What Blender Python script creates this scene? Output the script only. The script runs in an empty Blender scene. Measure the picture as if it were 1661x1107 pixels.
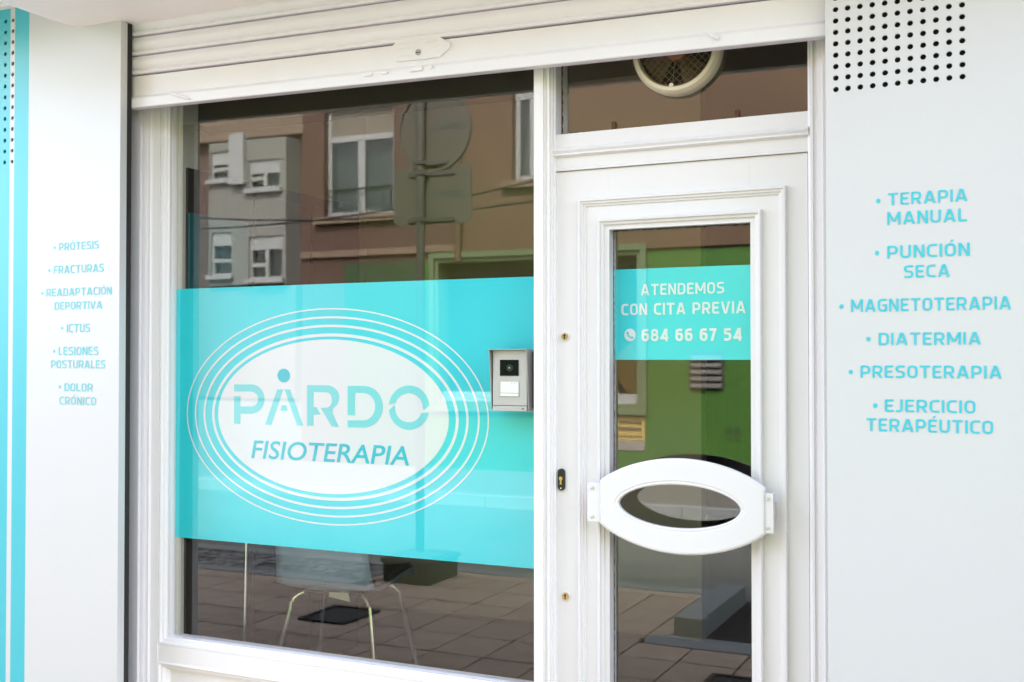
import bpy, bmesh, math, random
from mathutils import Vector, Matrix
random.seed(7)
R = math.radians
S = bpy.context.scene
COL = S.collection

# ------------------------------------------------------------------ camera
FPX, PCX, PCY = 1786.6, 830.5, 553.5
YAW, PITCH = R(25.3), R(0.978)
CAM = Vector((0.0, -3.4, 1.45))
cam = bpy.data.cameras.new('camera'); camo = bpy.data.objects.new('camera', cam); COL.objects.link(camo)
cam.sensor_width = 36.0; cam.lens = 36.0 * FPX / 1661.0
cam.clip_start = 0.05; cam.clip_end = 500
camo.location = CAM; camo.rotation_euler = (R(90) + PITCH, 0, YAW)
cam.dof.use_dof = True; cam.dof.focus_distance = 3.62; cam.dof.aperture_fstop = 4.0
S.camera = camo

# ------------------------------------------------------------------ sky, sun, exposure
SUN_EL, SUN_AZ = R(47), R(14)            # sun stands behind the shop's building, the street front is in open shade
w = bpy.data.worlds.new('World'); S.world = w; w.use_nodes = True
nt = w.node_tree; nt.nodes.clear()
sky = nt.nodes.new('ShaderNodeTexSky'); sky.sky_type = 'NISHITA'; sky.sun_disc = False
sky.sun_elevation = SUN_EL; sky.sun_rotation = SUN_AZ; sky.dust_density = 2.5; sky.ozone_density = 0.6
bg = nt.nodes.new('ShaderNodeBackground'); bg.inputs[1].default_value = 0.15
wo = nt.nodes.new('ShaderNodeOutputWorld')
hs = nt.nodes.new('ShaderNodeHueSaturation'); hs.inputs['Saturation'].default_value = 0.58     # thin overcast
nt.links.new(sky.outputs[0], hs.inputs['Color']); nt.links.new(hs.outputs[0], bg.inputs[0]); nt.links.new(bg.outputs[0], wo.inputs[0])
sl = bpy.data.lights.new('sun', 'SUN'); sl.energy = 1.5; sl.angle = R(14); sl.color = (1.0, 0.97, 0.93)
so = bpy.data.objects.new('sun', sl); COL.objects.link(so)
sv = Vector((math.sin(SUN_AZ) * math.cos(SUN_EL), math.cos(SUN_AZ) * math.cos(SUN_EL), math.sin(SUN_EL)))
so.rotation_euler = (-sv).to_track_quat('-Z', 'Y').to_euler(); so.location = (0, 0, 30)
vs = S.view_settings; vs.view_transform = 'Standard'; vs.look = 'None'; vs.gamma = 1.0; vs.exposure = 3.28
S.render.engine = 'CYCLES'
cy = S.cycles; cy.max_bounces = 10; cy.diffuse_bounces = 6; cy.glossy_bounces = 4; cy.transparent_max_bounces = 16
cy.caustics_reflective = False; cy.caustics_refractive = False

# ------------------------------------------------------------------ measuring helpers
_c, _s, _cp, _sp = math.cos(YAW), math.sin(YAW), math.cos(PITCH), math.sin(PITCH)
_F = Vector((-_s * _cp, _c * _cp, _sp)); _R = Vector((_c, _s, 0)); _U = Vector((_s * _sp, -_c * _sp, _cp))
def ray(px, py):
    return _F * FPX + _R * (px - PCX) - _U * (py - PCY)
def P(px, py, y):                 # point on the plane parallel to the shop front at depth y
    d = ray(px, py); k = (y - CAM.y) / d.y
    return CAM + d * k
def PX(px, y, py=560): return P(px, py, y).x
def PR(px, py, W):                # thing seen mirrored in the glass, W metres out from the shop front
    p = P(px, py, W); return Vector((p.x, -W, p.z))
def PG(px, py, z=0.0):            # mirrored point on the ground outside
    d = ray(px, py); k = (z - CAM.z) / d.z
    p = CAM + d * k; return Vector((p.x, -p.y, z))

# ------------------------------------------------------------------ materials
MATS = {}
def mat(name, col, rough=0.5, metal=0.0, var=0.0, vscale=6.0, bump=0.0, bscale=60.0, spec=0.5, coat=0.0, obvar=0.0, stretch=None):
    if name in MATS: return MATS[name]
    m = bpy.data.materials.new(name); m.use_nodes = True; n = m.node_tree; b = n.nodes['Principled BSDF']
    b.inputs['Base Color'].default_value = (*col, 1); b.inputs['Roughness'].default_value = rough
    b.inputs['Metallic'].default_value = metal; b.inputs['Specular IOR Level'].default_value = spec
    b.inputs['Coat Weight'].default_value = coat; b.inputs['Coat Roughness'].default_value = 0.06
    L = n.links.new
    tc = n.nodes.new('ShaderNodeTexCoord'); src = tc.outputs['Object']
    if stretch:
        mp = n.nodes.new('ShaderNodeMapping'); mp.inputs['Scale'].default_value = stretch; L(src, mp.inputs[0]); src = mp.outputs[0]
    if var or obvar:
        nz = n.nodes.new('ShaderNodeTexNoise'); nz.inputs['Scale'].default_value = vscale; nz.inputs['Detail'].default_value = 6
        L(src, nz.inputs['Vector'])
        mr = n.nodes.new('ShaderNodeMapRange'); mr.inputs[1].default_value = 0.25; mr.inputs[2].default_value = 0.75
        mr.inputs[3].default_value = 1 - var; mr.inputs[4].default_value = 1 + var; L(nz.outputs[0], mr.inputs[0])
        val = mr.outputs[0]
        if obvar:
            oi = n.nodes.new('ShaderNodeObjectInfo'); m2 = n.nodes.new('ShaderNodeMapRange')
            m2.inputs[3].default_value = 1 - obvar; m2.inputs[4].default_value = 1 + obvar; L(oi.outputs['Random'], m2.inputs[0])
            mm = n.nodes.new('ShaderNodeMath'); mm.operation = 'MULTIPLY'; L(val, mm.inputs[0]); L(m2.outputs[0], mm.inputs[1]); val = mm.outputs[0]
        mx = n.nodes.new('ShaderNodeVectorMath'); mx.operation = 'SCALE'; mx.inputs[0].default_value = col
        L(val, mx.inputs['Scale']); L(mx.outputs[0], b.inputs['Base Color'])
        rr = n.nodes.new('ShaderNodeMapRange'); rr.inputs[3].default_value = max(0.02, rough - 0.08); rr.inputs[4].default_value = min(1, rough + 0.08)
        L(nz.outputs[0], rr.inputs[0]); L(rr.outputs[0], b.inputs['Roughness'])
    if bump:
        nb = n.nodes.new('ShaderNodeTexNoise'); nb.inputs['Scale'].default_value = bscale; nb.inputs['Detail'].default_value = 4
        L(src, nb.inputs['Vector'])
        bp = n.nodes.new('ShaderNodeBump'); bp.inputs['Strength'].default_value = 1.0; bp.inputs['Distance'].default_value = bump
        L(nb.outputs[0], bp.inputs['Height']); L(bp.outputs[0], b.inputs['Normal'])
    MATS[name] = m; return m

def glass_mat(name, f0, tint=(0.985, 0.985, 0.97), ripple=0.0):
    m = bpy.data.materials.new(name); m.use_nodes = True; n = m.node_tree; n.nodes.clear(); L = n.links.new
    out = n.nodes.new('ShaderNodeOutputMaterial'); mix = n.nodes.new('ShaderNodeMixShader')
    tr = n.nodes.new('ShaderNodeBsdfTransparent'); tr.inputs[0].default_value = (*tint, 1)
    gl = n.nodes.new('ShaderNodeBsdfGlossy'); gl.inputs['Roughness'].default_value = 0.0; gl.inputs[0].default_value = (1, 1, 1, 1)
    g = n.nodes.new('ShaderNodeNewGeometry')
    dp = n.nodes.new('ShaderNodeVectorMath'); dp.operation = 'DOT_PRODUCT'; L(g.outputs['Normal'], dp.inputs[0]); L(g.outputs['Incoming'], dp.inputs[1])
    ab = n.nodes.new('ShaderNodeMath'); ab.operation = 'ABSOLUTE'; L(dp.outputs['Value'], ab.inputs[0])
    su = n.nodes.new('ShaderNodeMath'); su.operation = 'SUBTRACT'; su.inputs[0].default_value = 1; L(ab.outputs[0], su.inputs[1])
    pw = n.nodes.new('ShaderNodeMath'); pw.operation = 'POWER'; L(su.outputs[0], pw.inputs[0]); pw.inputs[1].default_value = 5
    ma = n.nodes.new('ShaderNodeMath'); ma.operation = 'MULTIPLY_ADD'; L(pw.outputs[0], ma.inputs[0]); ma.inputs[1].default_value = 1 - f0; ma.inputs[2].default_value = f0
    if ripple:
        tc = n.nodes.new('ShaderNodeTexCoord'); nz = n.nodes.new('ShaderNodeTexNoise'); nz.inputs['Scale'].default_value = 2.2
        L(tc.outputs['Object'], nz.inputs['Vector']); bp = n.nodes.new('ShaderNodeBump'); bp.inputs['Distance'].default_value = ripple
        L(nz.outputs[0], bp.inputs['Height']); L(bp.outputs[0], gl.inputs['Normal'])
    L(ma.outputs[0], mix.inputs[0]); L(tr.outputs[0], mix.inputs[1]); L(gl.outputs[0], mix.inputs[2]); L(mix.outputs[0], out.inputs[0])
    MATS[name] = m; return m

M_PAINT = mat('white_gloss_paint', (0.82, 0.79, 0.80), 0.32, var=0.012, vscale=3, bump=0.00012, bscale=30)
M_PAINTD = mat('white_door_paint', (0.745, 0.715, 0.73), 0.30, var=0.012, vscale=3, bump=0.00012, bscale=30)
M_PANEL = mat('white_composite_panel', (0.60, 0.59, 0.605), 0.26)
M_SOFFIT = mat('soffit_paint', (0.90, 0.86, 0.86), 0.6, var=0.03, vscale=3, bump=0.001, bscale=30)
M_SHUT = mat('shutter_enamel', (0.84, 0.80, 0.87), 0.42, var=0.02, vscale=5, stretch=(0.5, 2, 6), bump=0.0001, bscale=40)
M_SHUTBAR = mat('shutter_bar_enamel', (0.80, 0.775, 0.82), 0.40, var=0.02, vscale=7, bump=0.0002, bscale=30)
M_TEALTXT = mat('teal_lettering', (0.045, 0.50, 0.60), 0.4)
M_TEALPALE = mat('pale_teal_lettering', (0.15, 0.56, 0.62), 0.4)
M_VINYL = mat('turquoise_vinyl', (0.022, 0.68, 0.80), 0.45, var=0.03, vscale=2.5)
M_VINYLD = mat('deep_turquoise_vinyl', (0.004, 0.54, 0.69), 0.45)
M_VWHITE = mat('white_vinyl', (0.79, 0.83, 0.89), 0.45, var=0.01, vscale=3)
M_VPARDO = mat('light_turquoise_vinyl', (0.19, 0.71, 0.78), 0.45)
M_BLACK = mat('black_plastic', (0.012, 0.012, 0.013), 0.35)
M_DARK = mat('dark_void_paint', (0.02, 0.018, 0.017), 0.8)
M_GREYMET = mat('champagne_grey_casing', (0.47, 0.46, 0.445), 0.38, metal=0.25, var=0.02, vscale=20)
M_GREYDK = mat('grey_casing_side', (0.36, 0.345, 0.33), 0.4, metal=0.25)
M_BRASS = mat('brass', (0.60, 0.40, 0.16), 0.28, metal=1.0)
M_STEEL = mat('steel', (0.62, 0.60, 0.57), 0.25, metal=1.0)
M_CHROME = mat('chrome', (0.88, 0.86, 0.83), 0.30, metal=1.0)
M_CREAM = mat('aged_cream_plastic', (0.66, 0.57, 0.44), 0.42, var=0.08, vscale=9)
M_RUST = mat('rust', (0.11, 0.045, 0.02), 0.85, var=0.5, vscale=40)
M_DUST = mat('dusty_fan_metal', (0.12, 0.08, 0.05), 0.8, var=0.4, vscale=30)
M_HUB = mat('rusty_hub', (0.24, 0.11, 0.05), 0.75, var=0.3, vscale=30)
M_WIRE = mat('wire_guard', (0.20, 0.13, 0.075), 0.7)
M_PUTTY = mat('dirty_putty', (0.10, 0.075, 0.055), 0.9, var=0.6, vscale=60, bump=0.002, bscale=200)
M_GLASS = glass_mat('window_glass', 0.10, ripple=0.00016)
M_GLASSD = glass_mat('door_glass', 0.105, ripple=0.0001)
M_GLASSF = glass_mat('house_glass', 0.05, tint=(0.75, 0.8, 0.8))
M_CLEAR = glass_mat('glass_edge', 0.0, tint=(0.99, 0.992, 0.985))

# ------------------------------------------------------------------ mesh helpers
def tag(o, label=None, cat=None, group=None, kind=None):
    if label: o['label'] = label
    if cat: o['category'] = cat
    if group: o['group'] = group
    if kind: o['kind'] = kind
    return o
def empty(name, loc, label=None, cat=None, group=None, kind=None):
    o = bpy.data.objects.new(name, None); COL.objects.link(o); o.location = loc; o.empty_display_size = 0.1
    return tag(o, label, cat, group, kind)
class MB:
    def __init__(s): s.v = []; s.f = []; s.mi = []
    def add(s, vs_, fs, mi=0):
        k = len(s.v); s.v += [tuple(v) for v in vs_]; s.f += [tuple(i + k for i in f) for f in fs]; s.mi += [mi] * len(fs); return s
    def box(s, x0, x1, y0, y1, z0, z1, mi=0):
        return s.add([(x0, y0, z0), (x1, y0, z0), (x1, y1, z0), (x0, y1, z0), (x0, y0, z1), (x1, y0, z1), (x1, y1, z1), (x0, y1, z1)],
                     [(0, 3, 2, 1), (4, 5, 6, 7), (0, 1, 5, 4), (1, 2, 6, 5), (2, 3, 7, 6), (3, 0, 4, 7)], mi)
    def prism(s, pts, a, b, axis='y', mi=0):      # polygon extruded along an axis; pts in the other two coordinates
        n = len(pts)
        def mk(p, t): return (p[0], t, p[1]) if axis == 'y' else ((p[0], p[1], t) if axis == 'z' else (t, p[0], p[1]))
        vs_ = [mk(p, a) for p in pts] + [mk(p, b) for p in pts]
        fs = [tuple(range(n)), tuple(range(2 * n - 1, n - 1, -1))] + [(i, i + n, (i + 1) % n + n, (i + 1) % n) for i in range(n)]
        return s.add(vs_, fs, mi)
    def ring(s, x0, x1, z0, z1, prof, mi=0):      # mitred rectangular moulding; prof = (outward offset, y)
        vs_ = []; n = len(prof)
        for d, y in prof:
            vs_ += [(x0 - d, y, z0 - d), (x1 + d, y, z0 - d), (x1 + d, y, z1 + d), (x0 - d, y, z1 + d)]
        fs = []
        for i in range(n - 1):
            for k in range(4):
                a, b = i * 4 + k, i * 4 + (k + 1) % 4
                fs.append((a, b, b + 4, a + 4))
        return s.add(vs_, fs, mi)
    def loft(s, loops, closed=True, caps=False, mi=0):
        n = len(loops[0]); vs_ = [p for l in loops for p in l]; fs = []
        for i in range(len(loops) - 1):
            for k in range(n if closed else n - 1):
                a = i * n + k; b = i * n + (k + 1) % n; fs.append((a, b, b + n, a + n))
        if caps: fs += [tuple(range(n - 1, -1, -1)), tuple(range((len(loops) - 1) * n, len(loops) * n))]
        return s.add(vs_, fs, mi)
    def tube(s, pts, r, n=8, mi=0):
        loops = []; pts = [Vector(p) for p in pts]
        for i, p in enumerate(pts):
            d = (pts[min(i + 1, len(pts) - 1)] - pts[max(i - 1, 0)]).normalized()
            a = d.cross(Vector((0, 0, 1)) if abs(d.z) < 0.9 else Vector((0, 1, 0))).normalized(); b = d.cross(a)
            rr = r[i] if isinstance(r, (list, tuple)) else r
            loops.append([p + (a * math.cos(t) + b * math.sin(t)) * rr for t in [2 * math.pi * k / n for k in range(n)]])
        return s.loft(loops, True, True, mi)
    def disc_y(s, cx, y0, y1, cz, rx, rz=None, n=24, mi=0):    # cylinder along y
        rz = rz or rx
        pts = [(cx + rx * math.cos(2 * math.pi * k / n), cz + rz * math.sin(2 * math.pi * k / n)) for k in range(n)]
        return s.prism(pts, y0, y1, 'y', mi)
    def build(s, name, mats, parent=None, bevel=0.0, smooth=False, seg=2, loc=None):
        me = bpy.data.meshes.new(name)
        off = Vector(loc) if loc is not None else None
        me.from_pydata([(Vector(v) - off) if off is not None else v for v in s.v], [], s.f)
        mats = mats if isinstance(mats, (list, tuple)) else [mats]
        for m in mats: me.materials.append(m)
        for p, i in zip(me.polygons, s.mi): p.material_index = i
        bm = bmesh.new(); bm.from_mesh(me)
        bmesh.ops.recalc_face_normals(bm, faces=bm.faces)
        if bevel:
            es = [e for e in bm.edges if len(e.link_faces) == 2 and e.calc_face_angle(0) > 0.5]
            bmesh.ops.bevel(bm, geom=es, offset=bevel, segments=seg, profile=0.6, affect='EDGES', clamp_overlap=True)
        if smooth:
            for f in bm.faces: f.smooth = True
        bm.to_mesh(me); bm.free()
        if smooth:
            try: me.set_sharp_from_angle(angle=R(40))
            except Exception: pass
        o = bpy.data.objects.new(name, me); COL.objects.link(o)
        if off is not None: o.location = off
        if parent is not None:
            o.parent = parent
            o.matrix_parent_inverse = (Matrix.Translation(parent.location) @ parent.rotation_euler.to_matrix().to_4x4()).inverted() if parent.parent is None else Matrix.Translation(-Vector(world_loc(parent)))
        return o
def world_loc(o):
    return Vector(o.location) if o.parent is None else (Vector(o.location))
# parts are authored in world coordinates: parents that are meshes sit at the origin, Empties are undone by the inverse above

# ------------------------------------------------------------------ squarish stroke lettering
def fillet(pts, rad, closed):
    out = []; n = len(pts)
    for i, p in enumerate(pts):
        if not closed and i in (0, n - 1): out.append(p); continue
        a, b = pts[i - 1], pts[(i + 1) % n]; r = rad[i] if isinstance(rad, (list, tuple)) else rad
        va = Vector((a[0] - p[0], a[1] - p[1])); vb = Vector((b[0] - p[0], b[1] - p[1]))
        if r <= 0.001: out.append(p); continue
        k = min(r, va.length * 0.5, vb.length * 0.5); va.normalize(); vb.normalize()
        A = Vector(p) + va * k; B = Vector(p) + vb * k
        for t in (0, 0.2, 0.4, 0.6, 0.8, 1): out.append(tuple(A * (1 - t) ** 2 + Vector(p) * (2 * t * (1 - t)) + B * t * t))
    return out
def ribbon(pts, t, closed):
    n = len(pts); L_, R_ = [], []
    for i in range(n):
        p = Vector(pts[i])
        a = Vector(pts[i - 1]) if (i > 0 or closed) else None; b = Vector(pts[(i + 1) % n]) if (i < n - 1 or closed) else None
        d1 = (p - a).normalized() if a is not None and (p - a).length > 1e-6 else None
        d2 = (b - p).normalized() if b is not None and (b - p).length > 1e-6 else None
        d1 = d1 or d2; d2 = d2 or d1
        nn = Vector((-d1.y - d2.y, d1.x + d2.x))
        nn = nn.normalized() if nn.length > 1e-6 else Vector((-d1.y, d1.x))
        k = t / 2 / max(0.4, nn.dot(Vector((-d1.y, d1.x))))
        L_.append(p + nn * k); R_.append(p - nn * k)
    q = []
    for i in range(n if closed else n - 1):
        j = (i + 1) % n; q.append([L_[i], L_[j], R_[j], R_[i]])
    return q
def glyph(ch, t):
    h = t / 2; T, B, L = 1 - h, h, h; r = 0.3
    ST = []; PG_ = []
    def st(pts, rad=0.0, closed=False): ST.append(ribbon(fillet(pts, rad, closed), t, closed))
    def dg(x0, y0, x1, y1, k=1.0):
        w_ = t * k * math.hypot(x1 - x0, y1 - y0) / max(0.05, abs(y1 - y0)) / 2
        PG_.append([Vector((x0 - w_, y0)), Vector((x0 + w_, y0)), Vector((x1 + w_, y1)), Vector((x1 - w_, y1))])
    acc = None
    if ch in 'ÓÉ': acc = True; ch = {'Ó': 'O', 'É': 'E'}[ch]
    W = {'I': t, 'M': 0.86, 'E': 0.56, 'F': 0.55, 'L': 0.53, 'T': 0.66, 'J': 0.42, 'A': 0.76, 'V': 0.74, 'S': 0.62, 'P': 0.64, 'R': 0.66, 'C': 0.6,
         ' ': 0.28, '4': 0.66, '7': 0.56, '5': 0.58, '6': 0.62, '8': 0.64, '•': 0.24}.get(ch, 0.66)
    Rr = W - h; m = 0.5
    if ch == 'A': dg(t * 0.55, 0, W / 2 - t * .18, 1); dg(W - t * 0.55, 0, W / 2 + t * .18, 1); st([(W * .22, .27), (W * .78, .27)])
    elif ch == 'V': dg(t * 0.55, 1, W / 2 - t * .18, 0); dg(W - t * 0.55, 1, W / 2 + t * .18, 0)
    elif ch == 'C': st([(W, T), (L, T), (L, B), (W, B)], r)
    elif ch == 'D': st([(L, B), (L, T), (Rr, T), (Rr, B)], [0, 0, .38, .38], True)
    elif ch == 'E': st([(W, T), (L, T), (L, B), (W, B)], .06); st([(L + h, .51), (W - .06, .51)])
    elif ch == 'F': st([(W, T), (L, T), (L, 0)], .06); st([(L + h, .49), (W - .06, .49)])
    elif ch == 'G': st([(W - .02, T), (L, T), (L, B), (Rr, B), (Rr, .5), (W * .5, .5)], [0, r, r, .05, .0, 0])
    elif ch == 'I': st([(L, 0), (L, 1)])
    elif ch == 'J': st([(Rr, 1), (Rr, B), (-.02, B)], r)
    elif ch == 'L': st([(L, 1), (L, B), (W, B)], .06)
    elif ch == 'M': st([(L, 0), (L, 1)]); st([(Rr, 0), (Rr, 1)]); dg(L + .01, 1, W / 2 - .02, .25, .9); dg(Rr - .01, 1, W / 2 + .02, .25, .9)
    elif ch == 'N': st([(L, 0), (L, 1)]); st([(Rr, 0), (Rr, 1)]); dg(L + .02, 1, Rr - .02, 0, .9)
    elif ch == 'O': st([(L, B), (L, T), (Rr, T), (Rr, B)], .34, True)
    elif ch in 'PR':
        mm = .40 if ch == 'P' else .43
        st([(L, 0), (L, T), (Rr, T), (Rr, mm), (L + h, mm)], [0, .05, .26, .26, 0])
        if ch == 'R': dg(W * .52, mm, W - t * .55, 0)
    elif ch == 'S': st([(W - .03, T), (L, T), (L, .53), (Rr, .49), (Rr, B), (.02, B)], .23)
    elif ch == 'T': st([(0, T), (W, T)]); st([(W / 2, 0), (W / 2, T - h)])
    elif ch == 'U': st([(L, 1), (L, B), (Rr, B), (Rr, 1)], r)
    elif ch == '6': st([(W - .06, T), (L, T), (L, B), (Rr, B), (Rr, .58), (L + h, .58)], [0, .34, .3, .3, .26, 0])
    elif ch == '8': st([(L, B), (L, .52), (Rr, .52), (Rr, B)], .26, True); st([(L + .03, .52), (L + .03, T), (Rr - .03, T), (Rr - .03, .52)], .24, True)
    elif ch == '4': st([(Rr - .06, 0), (Rr - .06, 1)]); st([(0, .25), (W, .25)]); dg(t * .62, .22, Rr - .1, 1)
    elif ch == '7': st([(0, T), (W, T)]); dg(W * .34, 0, W - t * .62, T)
    elif ch == '5': st([(W - .04, T), (L, T), (L, .58), (Rr, .58), (Rr, B), (.02, B)], [0, .03, .03, .27, .27, 0])
    elif ch == '•': PG_.append([Vector((.12 + .10 * math.cos(a * math.pi / 6), .44 + .10 * math.sin(a * math.pi / 6))) for a in range(12)])
    if acc: PG_.append([Vector((W * .46, 1.09)), Vector((W * .46 + .12, 1.09)), Vector((W * .46 + .26, 1.27)), Vector((W * .46 + .10, 1.27))])
    return ST, PG_, W
def lettering(text, x0, x1, zb, zt, y, material, parent, t=0.15, name='lettering', gap=0.15):
    items = []; pen = 0
    for i, ch in enumerate(text):
        ST, PG_, W = glyph(ch, t); items.append((pen, ST, PG_)); pen += W + (gap if i < len(text) - 1 else 0)
    sx = (x1 - x0) / pen; sz = zt - zb; mb = MB()
    for pen0, ST, PG_ in items:
        k = 0
        for q in ST:
            for poly in q:
                mb.add([(x0 + (pen0 + p.x) * sx, y - k * 0.0003, zb + p.y * sz) for p in poly], [tuple(range(len(poly)))])
            k += 1
        for poly in PG_:
            mb.add([(x0 + (pen0 + p.x) * sx, y - k * 0.0003, zb + p.y * sz) for p in poly], [tuple(range(len(poly)))]); k += 1
    o = mb.build(name, material, parent)
    for p in o.data.polygons:
        if p.normal.y > 0: p.flip()
    return o
def line_px(text, xa, xb, base, top, y, material, parent, **kw):   # text between two measured columns on the plane y
    a = P(xa, base, y); b = P(xb, base, y); return lettering(text, a.x, b.x, a.z, P(xa, top, y).z, y, material, parent, **kw)
def font_mesh(text, x0, x1, zb, zt, y, material, parent, shear=0.0, offset=0.0, mirror=False, name='lettering'):
    cu = bpy.data.curves.new('tmp', 'FONT'); cu.body = text; cu.shear = shear; cu.offset = offset; cu.resolution_u = 4
    o = bpy.data.objects.new('tmp', cu); COL.objects.link(o); bpy.context.view_layer.update()
    me = bpy.data.meshes.new_from_object(o.evaluated_get(bpy.context.evaluated_depsgraph_get()))
    bpy.data.objects.remove(o); bpy.data.curves.remove(cu)
    xs = [v.co.x for v in me.vertices]; ys = [v.co.y for v in me.vertices]
    for v in me.vertices:
        u = (v.co.x - min(xs)) / (max(xs) - min(xs)); q = (v.co.y - min(ys)) / (max(ys) - min(ys))
        if mirror: u = 1 - u
        v.co = Vector((x0 + u * (x1 - x0), y, zb + q * (zt - zb)))
    me.materials.clear(); me.materials.append(material); me.update()
    ob = bpy.data.objects.new(name, me); COL.objects.link(ob)
    if parent is not None:
        ob.parent = parent; ob.matrix_parent_inverse = Matrix.Translation(-Vector(parent.location))
    return ob

# =================================================================== SETTING
YP = -0.224      # face of the composite cladding panels
YS = -0.147      # shutter plane
KERB_Y = -3.40; FAR_KERB_Y = -7.1; OPP = -9.6
M_ASPH = mat('asphalt', (0.15, 0.15, 0.135), 0.85, var=0.25, vscale=12, bump=0.004, bscale=150)
M_TILE = mat('paving_tile', (0.54, 0.39, 0.285), 0.75, var=0.2, vscale=9, bump=0.001, bscale=120, obvar=0.09)
M_JOINT = mat('pavement_bed', (0.035, 0.03, 0.025), 0.95, var=0.3, vscale=20)
M_GRAN = mat('granite', (0.30, 0.31, 0.30), 0.7, var=0.25, vscale=60, bump=0.002, bscale=80)
M_COB = mat('cobble_stone', (0.26, 0.25, 0.235), 0.75, var=0.3, vscale=25, bump=0.004, bscale=50, obvar=0.25)
M_FARPAV = mat('far_pavement', (0.19, 0.17, 0.15), 0.8, var=0.15, vscale=6)
M_IRON = mat('cast_iron', (0.025, 0.025, 0.025), 0.6, var=0.3, vscale=40)

g = MB(); g.box(-140, 140, -140, FAR_KERB_Y - 0.15 + 200, -0.6, -0.12)
tag(g.build('ground', M_ASPH), kind='structure')
pv = MB(); pv.box(-25, 15, KERB_Y + 0.13, 0.12, -0.115, -0.012)
pavement = tag(pv.build('pavement', M_JOINT), kind='structure')
TX, TY = 0.292, 0.346; X_REF, Y_REF = -1.556, -1.757
PITS = [(-1.725, 2.2, KERB_Y, -2.23), (-1.82, 2.2, -2.23, -2.02), (-8.5, -4.0, KERB_Y, -2.62)]
COVERS = [(PG(480, 1007).x, PG(568, 1012).x, -2.03, -1.66), (-1.34, -0.72, -1.60, -1.02)]
def blocked(xa, xb, ya, yb):
    for (a, b, c, d) in PITS:
        if xa < b - .02 and xb > a + .02 and ya < d - .02 and yb > c + .02: return True
    return False
tm = MB(); tm.box(-TX / 2 + .0055, TX / 2 - .0055, -TY / 2 + .0055, TY / 2 - .0055, -0.02, 0.0)
tile0 = tm.build('paving_tile', M_TILE, pavement, bevel=0.003, seg=1); tm_me = tile0.data
first = True; cells = []; cuts = []
for i in range(-22, 8):
    for j in range(-6, 7):
        xa = X_REF + i * TX; ya = Y_REF + j * TY
        if ya < KERB_Y + 0.13 or ya + TY > 0.10: continue
        if blocked(xa, xa + TX, ya, ya + TY):
            for (a, b_, c, d) in PITS:
                if xa < b_ - .02 and xa + TX > a + .02 and ya < d - .02 and ya + TY > c + .02:
                    if ya + TY > d + .02: cuts.append((xa, xa + TX, d + .004, ya + TY))
                    elif xa < a - .02: cuts.append((xa, a - .004, ya, ya + TY))
                    elif xa + TX > b_ + .02: cuts.append((b_ + .004, xa + TX, ya, ya + TY))
                    if ya + TY > d + .02 and xa < a - .02: cuts.append((xa, a - .004, ya, d + .002))
            continue
        cells.append((xa, ya))
cells.sort(key=lambda c: abs(c[0] + 2.4) + 0.4 * abs(c[1] + 1.8))
extra = MB()
for (a, b_, c, d) in cuts:
    if b_ - a < .03 or d - c < .03 or a < -7.5 or b_ > 1.0: continue
    q_ = MB(); q_.box(a + .0055, b_ - .0055, c + .0055, d - .0055, -.02, 0); q_.build('paving_tile', M_TILE, pavement, bevel=.003, seg=1)
for n_, (xa, ya) in enumerate(cells):
    if n_ < 290:
        o = tile0 if n_ == 0 else tile0.copy()
        if n_: COL.objects.link(o); o.parent = pavement
        o.location = (xa + TX / 2, ya + TY / 2, random.uniform(-.001, .001)); o.rotation_euler = (random.uniform(-.003, .003), random.uniform(-.003, .003), 0)
    else:
        extra.box(xa + .003, xa + TX - .003, ya + .003, ya + TY - .003, -.02, 0)
# tiles cut to fit along the kerb and round the cobbled bays
for i in range(-22, 8):
    xa = X_REF + i * TX
    if not blocked(xa, xa + TX, KERB_Y + .14, -3.2): extra.box(xa + .003, xa + TX - .003, KERB_Y + 0.133, Y_REF - 4 * TY - .003 , -.02, 0)
if extra.v: tag(extra.build('paving_tiles_beyond', M_TILE, pavement), kind='stuff')
def kerb(name, x0, x1, y0, y1, z0, z1, n, label, axis='x'):
    o = empty(name, ((x0 + x1) / 2, (y0 + y1) / 2, 0), kind='structure')
    for k in range(n):
        b = MB()
        if axis == 'x':
            a = x0 + (x1 - x0) * k / n; c = x0 + (x1 - x0) * (k + 1) / n; b.box(a + .003, c - .003, y0, y1, z0, z1)
        else:
            a = y0 + (y1 - y0) * k / n; c = y0 + (y1 - y0) * (k + 1) / n; b.box(x0, x1, a + .003, c - .003, z0, z1)
        b.build('kerb_stone', M_GRAN, o, bevel=0.008)
    return o
kerb('kerb', -20, -1.725, KERB_Y - 0.03, KERB_Y + 0.125, -0.3, 0.006, 18, 'x')
kerb('bay_edging', -1.82, 2.2, -2.23, -2.02, -0.3, 0.004, 5, 'x')
kerb('raised_kerb', -1.72, -1.565, -3.2, -2.235, -0.3, 0.10, 1, 'x', 'y')
kerb('bay_edging', -8.5, -4.0, -2.76, -2.62, -0.3, 0.004, 6, 'x')
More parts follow.
